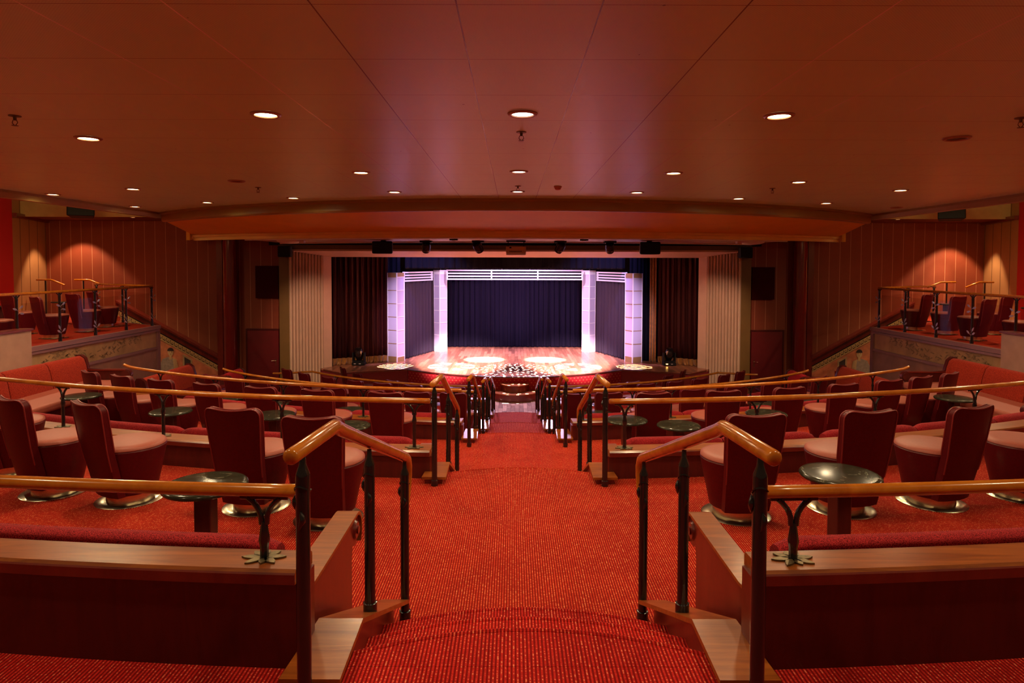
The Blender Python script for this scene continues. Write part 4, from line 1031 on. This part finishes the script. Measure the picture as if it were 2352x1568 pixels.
# ------------------------------------------------------------------ ceiling fixtures
def downlight(x, y, z, lit, label, watts, r=0.088, color=WARM, mat='bulb', cone=164):
    t = thing('downlight', label, 'ceiling light', (x, y, z), 0, 'round recessed ceiling lights')
    MB().lathe([(r * 0.84, -0.002), (r * 0.90, -0.014), (r * 1.06, -0.016), (r * 1.20, -0.008), (r * 1.22, -0.0005)], 36, caps=False).build('trim_ring', 'bulbring', t, 40)
    MB().lathe([(r * 0.86, -0.006), (r * 0.5, -0.0065), (0.002, -0.007)], 32, caps=False).build('lens', mat if lit else 'darklens', t, 40)
    if lit: spot('downlight_beam', (x, y, z - 0.03), (x, y, 0), watts, color, cone, 0.55, 0.06)
LIT = [(-1.83, 4.70), (0.0, 4.66), (1.83, 4.70), (-3.68, 5.60), (-1.83, 7.62), (0.0, 7.52), (1.79, 7.60), (3.58, 8.38), (-5.48, 9.35), (5.40, 9.26), (-1.81, 9.65), (0.0, 9.55), (1.75, 9.63), (-7.15, 10.1), (-3.60, 10.55), (3.53, 10.46), (-5.36, 11.35), (5.28, 11.2), (-7.10, 12.2)]
LD = ['left of the nearest three', 'middle one of the nearest three', 'right of the nearest three', 'far left near the side, beside the nearest three', 'left of the second three over the aisle', 'middle one of the second three over the aisle', 'right of the second three over the aisle', 'right half, before the curved bulkhead', 'left half, near the side edge', 'right half, near the side edge', 'left of the three at the bulkhead', 'middle one of the three at the bulkhead', 'right of the three at the bulkhead', 'outermost on the left edge', 'left one close to the bulkhead', 'right one close to the bulkhead', 'left one near the end of the bulkhead', 'right one near the end of the bulkhead', 'left edge beside the bulkhead end']
for (x, y), d in zip(LIT, LD):
    cw = abs(x) < 0.1
    downlight(x, y, 4.87, True, f'lit round ceiling light, {d}', DOWN_W, color=WARM, mat='bulbcool' if cw else 'bulb')
for i, (x, y) in enumerate(((-5.5, 5.0), (5.5, 5.0), (-7.2, 7.6), (7.2, 7.6), (-1.83, 1.9), (0.0, 1.85), (1.83, 1.9), (-3.68, 2.1), (3.68, 2.1))):
    downlight(x, y, 4.87, True, f'lit round ceiling light out over the rear, {ORD[i]} of nine', DOWN_W * (1.0 if i < 4 else 0.5))
for x, y, d in ((3.64, 5.5, 'right side near the front'), (-3.62, 8.44, 'left half before the bulkhead'), (6.95, 12.0, 'right edge beside the bulkhead end')):
    downlight(x, y, 4.87, False, f'unlit round ceiling light, {d}', 0)
for sx in (-1, 1):
    for i, y in enumerate((9.0, 11.8, 14.6)):
        downlight(sx * 10.6, y, 5.66, True, f'lit ceiling light over the {SIDE[sx]} balcony, {ORD[i]} from the rear', 120)
def sprinkler(x, y, label):
    t = thing('sprinkler', label, 'sprinkler', (x, y, 4.87), 0, 'fire sprinklers on the ceiling')
    MB().lathe([(0.042, 0.0), (0.040, -0.006), (0.012, -0.010), (0.010, -0.030), (0.006, -0.034)], 14).build('rose', 'bronze', t)
    mb = MB(); mb.tube([(-0.012, 0, -0.03), (-0.020, 0, -0.05), (-0.006, 0, -0.068)], 0.003, 5); mb.tube([(0.012, 0, -0.03), (0.020, 0, -0.05), (0.006, 0, -0.068)], 0.003, 5)
    mb.lathe([(0.022, -0.072), (0.022, -0.069), (0.004, -0.066)], 12); mb.build('head', 'bronze', t)
for x, y, d in ((0.0, 5.31, 'just beyond the nearest middle light'), (0.0, 8.92, 'between the two far middle lights'), (-3.62, 9.15, 'left half near the bulkhead'), (3.53, 9.1, 'right half near the bulkhead'), (-3.68, 4.78, 'far left near the front'), (3.60, 4.76, 'far right near the front')):
    sprinkler(x, y, f'small fire sprinkler, {d}')
t = thing('smoke_detector', 'round reddish smoke detector right of the middle ceiling lights', 'smoke detector', (0.545, 8.96, 4.87))
MB().lathe([(0.055, 0), (0.055, -0.012), (0.048, -0.018)], 20).build('mount', 'rosepaint', t); MB().lathe([(0.045, -0.018), (0.042, -0.036), (0.024, -0.048), (0.002, -0.050)], 20).build('sensor', 'rosepaint', t)

# ------------------------------------------------------------------ end walls beside the stage, doors, columns
WY = 20.3
for sx in (-1, 1):
    nm = SIDE[sx]
    struct(MB().prism([(sx * 6.96, 19.40), (sx * 8.75, 19.55), (sx * 8.9, WY), (sx * 14.55, WY), (sx * 14.55, WY + 0.15), (sx * 6.96, WY + 0.15)], -0.02, 5.20).build(f'wall_{nm}', 'wallmain', ang=15))
    struct(MB().box((sx * 11.72, 19.40, 5.34), (5.70, 1.78, 0.42)).build('ceiling', 'sideceil'))
    struct(MB().box((sx * 11.72, 18.48, 5.34), (5.70, 0.06, 0.44)).build('trim_13' if sx < 0 else 'trim_14', 'frieze'))
    for lx, dd in ((12.36, 'nearer the ochre wall'), (10.87, 'nearer the stage')):
        downlight(sx * lx, 18.62, 5.13, True, f'small lit light under the soffit by the {nm} side wall, {dd}', 200, r=0.06, cone=70)
        
    # outer wall: ochre pilasters then a bright red opening
    d = Vector((0.95 * sx * -1, -2.9, 0)); 
    struct(MB().prism([(sx * 14.55, WY), (sx * 13.75, 17.9), (sx * 13.95, 17.85), (sx * 14.75, WY + 0.1)], 2.0, 5.66).build(f'wall_{nm}_rear', 'wallbeige', ang=15))
    struct(MB().prism([(sx * 13.75, 17.9), (sx * 12.6, 14.3), (sx * 12.8, 14.2), (sx * 13.95, 17.85)], 2.0, 5.66).build(f'wall_{nm}_red', 'redbright', ang=15))
    struct(MB().prism([(sx * 12.6, 14.3), (sx * 14.5, 13.9), (sx * 14.5, 4.3), (sx * 14.7, 4.3), (sx * 14.7, 14.2), (sx * 12.8, 14.5)], 2.0, 5.66).build(f'wall_{nm}_back', 'wallbeige', ang=15))
    struct(MB().box((sx * 14.05, 19.05, 5.12), (0.10, 2.5, 0.12), sx * -0.32).build('trim_15' if sx < 0 else 'trim_16', 'redwood'))
    # door
    dr = thing('door_1' if sx < 0 else 'door_2', f'dark red door beside the stage, {nm} of the stage frame', 'door'); dr['kind'] = 'structure'
    yd = 19.375
    MB().box((sx * 7.50, yd - 0.01, 0.915), (0.98, 0.05, 1.83), sx * 0.083).build('leaf', 'reddoor', dr)
    mb = MB(); mb.box((sx * 7.99, yd + 0.035, 0.94), (0.05, 0.07, 1.88), sx * 0.083); mb.box((sx * 7.50, yd, 1.86), (1.02, 0.07, 0.05), sx * 0.083); mb.build('frame', 'mahogany', dr)
    mb = MB(); hx = sx * 7.10
    mb.box((hx, yd - 0.075, 0.88), (0.035, 0.01, 0.20)); mb.tube([(hx, yd - 0.07, 0.94), (hx, yd - 0.13, 0.94), (hx + sx * 0.11, yd - 0.13, 0.94)], 0.009, 8); mb.build('handle', 'steel', dr)
    # cloth-covered acoustic panel above it
    tag(MB().box((sx * 7.36, 19.385, 3.27), (0.70, 0.06, 0.96), sx * 0.083).build('acoustic_panel', 'acoustic'), f'dark red cloth acoustic panel high on the wall {nm} of the stage', 'wall panel')
    # round column with flat pilaster
    cl = thing('round_column', f'glossy red round column with wooden pilaster, {nm} of the stage', 'column', (sx * 8.42, 19.28, 0.0))
    MB().lathe([(0.195, 0.0), (0.195, 4.55)], 36).build('shaft', plain('glossy_red_paint_' + nm, (0.17, 0.010, 0.008), 0.22, coat=0.5), cl)
    MB().box((sx * 0.285, 0.05, 2.28), (0.17, 0.22, 4.55)).build('pilaster', 'redwood', cl)
    struct(MB().box((sx * 8.1, 19.0, 4.62), (2.2, 0.9, 0.12)).build('trim_17' if sx < 0 else 'trim_18', 'wallmain'))

    # ---- side stairs: sloping balustrade with key band and mural
    bl = thing('mural_balustrade', f'sloping stair balustrade with key band and painted mural, {nm} of the stage', 'balustrade'); bl['kind'] = 'structure'
    yb = 19.30; top0, top1 = (8.72, 0.985), (11.8, 2.69)
    sl = (top1[1] - top0[1]) / (top1[0] - top0[0])
    def zt(x): return top0[1] + sl * (x - top0[0])
    MB().extrude([(sx * top0[0], yb, -0.01), (sx * top1[0], yb, -0.01), (sx * top1[0], yb, zt(top1[0]) - 0.43), (sx * top0[0], yb, max(0.05, zt(top0[0]) - 0.43))], (0, 0.12, 0)).build('mural_panel', 'mural', bl)
    def band(o0, o1, yy, th, mat, name):
        return MB().extrude([(sx * x, yy, zt(x) + o) for x, o in ((top0[0], o0), (top1[0], o0), (top1[0], o1), (top0[0], o1))], (0, th, 0)).build(name, mat, bl)
    band(0.04, -0.02, yb - 0.06, 0.24, 'redwood', 'cap_rail'); band(-0.02, -0.10, yb - 0.03, 0.18, 'mahogany', 'cap_board'); band(-0.10, -0.21, yb - 0.01, 0.13, 'redwood', 'wood_band')
    band(-0.21, -0.245, yb - 0.012, 0.13, 'blackmatt', 'black_fillet')
    kb = MB(); xs = [top0[0] + (top1[0] - top0[0]) * i / 24 for i in range(25)]
    kb.grid([[(sx * x, yb - 0.013, zt(x) - 0.245) for x in xs], [(sx * x, yb - 0.013, zt(x) - 0.40) for x in xs]])
    ko = kb.build('key_band', 'meander', bl)
    uvl = ko.data.uv_layers.new(name='UVMap')
    for lp in ko.data.loops:
        v = ko.data.vertices[lp.vertex_index].co; x = abs(v.x); uvl.data[lp.index].uv = ((x - top0[0]) / 0.115, 1 - (zt(x) - 0.245 - v.z) / 0.155)
    band(-0.40, -0.435, yb - 0.002, 0.12, 'plaster', 'lower_fillet')
    # generic painted figure: a draped bust on the red ground, and a dark framed niche
    def paint(poly, mat, name, dy=0.004): return MB().extrude([(sx * x, yb - 0.001, z) for x, z in poly], (0, -dy, 0)).build(name, mat, bl, 20)
    fx, fz = 10.24, 0.82
    robe = [(fx - 0.30, fz - 0.55), (fx + 0.42, fz - 0.55), (fx + 0.38, fz - 0.15), (fx + 0.22, fz + 0.16), (fx + 0.06, fz + 0.22), (fx - 0.12, fz + 0.18), (fx - 0.22, fz + 0.05), (fx - 0.24, fz - 0.2)]
    paint(robe, 'robe', 'painted_robe')
    paint([(fx - 0.02 + 0.085 * cos(a), fz + 0.36 + 0.115 * sin(a)) for a in [2 * pi * i / 18 for i in range(18)]], 'skin', 'painted_head', 0.005)
    paint([(fx - 0.20, fz + 0.14), (fx - 0.08, fz + 0.20), (fx - 0.12, fz - 0.2), (fx - 0.26, fz - 0.22)], 'skin', 'painted_arm', 0.006)
    paint([(fx - 0.02 + 0.095 * cos(a), fz + 0.40 + 0.10 * sin(a)) for a in [pi * i / 10 for i in range(11)]], 'paintdark', 'painted_hair', 0.007)
    paint([(fx - 0.06, fz + 0.15), (fx + 0.02, fz + 0.15), (fx + 0.01, fz + 0.28), (fx - 0.05, fz + 0.28)], 'skin', 'painted_neck', 0.0045)
    fm = [[(fx - 0.02 + ex + 0.014 * cos(a), fz + ez + 0.006 * sin(a)) for a in [2 * pi * i / 8 for i in range(8)]] for ex, ez in ((-0.034, 0.375), (0.034, 0.375), (0.0, 0.305))]
    for nm2, pl in zip(('painted_eye', 'painted_eye', 'painted_mouth'), fm): paint(pl, 'paintdark', nm2, 0.0065)
    paint([(9.58, 0.4), (9.86, 0.4), (9.86, 1.12), (9.58, 0.98)], 'plaster', 'painted_frame'); paint([(9.63, 0.4), (9.81, 0.4), (9.81, 1.04), (9.63, 0.94)], 'paintdark', 'painted_niche', 0.006)

    # ---- side balcony: deck, front wall, glass railing
    bx, y0, y1 = 9.0, 11.6, 16.38
    struct(MB().prism([(sx * (bx + 0.03), 3.9), (sx * (bx + 0.03), y1 - 0.03), (sx * 11.6, 18.05), (sx * 14.5, 18.05), (sx * 14.5, 3.9)], 2.05, 2.248).build('floor', 'carpet'))
    bw = struct(MB().prism([(sx * bx, 2.0), (sx * bx, y1 - 0.01), (sx * 11.6, 18.09), (sx * 11.6, 18.0), (sx * (bx + 0.12), y1 - 0.08), (sx * (bx + 0.12), 2.0)], -0.02, 1.70).build(f'wall_{nm}_balcony', 'plasterlow', ang=15))
    MB().prism([(sx * bx, 2.0), (sx * bx, y1 - 0.01), (sx * 11.6, 18.09), (sx * 11.6, 18.0), (sx * (bx + 0.12), y1 - 0.08), (sx * (bx + 0.12), 2.0)], 1.70, 2.20).build('upper_panel', 'plaster', bw)
    mb = MB()
    for zz, hh, dp in ((2.215, 0.085, 0.07), (2.135, 0.05, 0.045)): mb.box((sx * (bx - dp / 2 + 0.02), (2.0 + y1) / 2, zz), (dp + 0.04, y1 - 2.0 + 0.06, hh))
    mb.box((sx * (bx + 1.3), (y1 + 18.1) / 2, 2.2), (3.1, 0.05, 0.10), sx * 0.585)
    mb.build('deck_edge', 'purpletrim', bw)
    MB().box((sx * (bx - 0.018), (2.0 + y1) / 2, 1.70), (0.045, y1 - 2.0, 0.06)).build('mid_rail', 'purpletrim', bw)
    MB().box((sx * (bx - 0.02), y1 - 0.03, 1.05), (0.06, 0.11, 2.1)).build('corner_post', 'purpletrim', bw)
    MB().box((sx * (bx - 0.015), (2.0 + y1) / 2, 0.94), (0.03, y1 - 2.0, 0.20)).build('skirting', 'redwood', bw)
    rr = random.Random(5); lv = MB()
    for i in range(120):
        q = rr.random(); yy = 12.3 + 3.3 * q; zz = 1.93 + 0.10 * sin(q * 9) + rr.uniform(-0.10, 0.10); a = rr.uniform(-0.9, 0.9) + (pi if rr.random() < .4 else 0)
        lv.extrude([(sx * (bx - 0.002), yy + py, zz + pz) for py, pz in leaf_poly(a, rr.uniform(0.07, 0.13), 0.014, 4)], (sx * -0.003, 0, 0))
    o = lv.build('painted_leaves', 'leafpaint', bw); o['kind'] = 'stuff'
    # solid rose panel closing the near end
    rp = struct(MB().box((sx * 8.93, 7.85, 2.25), (0.20, 8.0, 0.68)).build(f'wall_{nm}_balcony_end', 'rose'))
    MB().box((sx * 8.93, 7.85, 2.605), (0.26, 8.04, 0.035)).build('wood_capping', 'redwood', rp)
    MB().box((sx * 8.93, 7.85, 1.60), (0.20, 8.0, 0.62)).build('wood_skirt', 'redwood', rp)
    # glass railing
    gr = thing('balcony_railing', f'glass railing with honey wood handrail on the {nm} balcony edge', 'railing')
    ys = [16.22, 15.14, 14.02, 12.92, 11.80, 10.70]
    xr = bx + 0.05; zr = 3.245
    MB().tube([(sx * xr, 3.9, zr), (sx * xr, 16.26, zr)], 0.027, 12, round_ends=True).build('handrail', 'rail', gr, 50)
    MB().tube([(sx * xr, 16.26, zr), (sx * 11.55, 17.95, zr + 0.0)], 0.026, 12, round_ends=True).build('handrail', 'rail', gr, 50)
    allp = [(xr, y) for y in ys] + [(10.3, 17.1), (11.5, 17.92)]
    for i, (x, y) in enumerate(allp):
        mb = MB(); mb.lathe([(0.034, 2.26), (0.034, 2.33), (0.026, 2.335), (0.024, zr - 0.13), (0.027, zr - 0.10), (0.014, zr - 0.02)], 12, (sx * x, y, 0))
        for s in (-1, 1): mb.tube([(sx * x, y, zr - 0.10), (sx * x, y + s * 0.035, zr - 0.06), (sx * x, y + s * 0.075, zr - 0.028)], 0.010, 6)
        p = mb.build('post', 'black', gr)
        lf = MB()
        for zz, s, a in ((2.98, 1, .5), (2.96, -1, .3), (2.90, 1, -.2), (2.45, 1, .6), (2.44, -1, .5), (2.50, -1, 1.0)):
            poly = leaf_poly(a, 0.11, 0.020, 6)
            lf.extrude([(sx * (x - 0.03) , y + s * (0.028 + py), zz + pz) for py, pz in poly], (0.004, 0, 0))
            lf.tube([(sx * (x - 0.026), y, zz - 0.02), (sx * (x - 0.028), y + s * 0.04, zz + 0.01)], 0.004, 5)
        lf.build('leaf_ornament', 'pewter', p)
    for i in range(len(ys) - 1):
        MB().box((sx * xr, (ys[i] + ys[i + 1]) / 2, 2.72), (0.010, abs(ys[i] - ys[i + 1]) - 0.22, 0.70)).build('glass_pane', 'glass', gr)
    MB().box((sx * (xr + 10.3) / 2, (16.22 + 17.1) / 2, 2.72), (1.25, 0.010, 0.70), sx * 0.615).build('glass_pane', 'glass', gr)
    MB().box((sx * 10.9, 17.51, 2.72), (1.2, 0.010, 0.70), sx * 0.6).build('glass_pane', 'glass', gr)
    # wall handrails at the head of the side stairs
    for xx, yy, dd in ((12.3, 18.9, 'nearer the railing corner'), (13.4, 18.9, 'nearer the ochre wall')):
        h = thing('wall_handrail', f'short bent wooden stair rail behind the {nm} balcony chairs, {dd}', 'handrail')
        MB().tube([(sx * (xx + 0.45), yy, 3.33), (sx * (xx + 0.05), yy, 3.33), (sx * xx, yy, 3.32), (sx * (xx - 0.35), yy, 3.18)], 0.027, 10, round_ends=True).build('rail', 'rail', h, 50)
        mb = MB(); mb.lathe([(0.02, 2.25), (0.02, 3.31)], 8, (sx * (xx + 0.2), yy, 0)); mb.build('post', 'black', h)
    struct(MB().prism([(sx * 11.7, 18.1), (sx * 14.6, 18.1), (sx * 14.6, 20.3), (sx * 11.7, 20.3)], 2.05, 2.248).build('floor', 'carpet'))
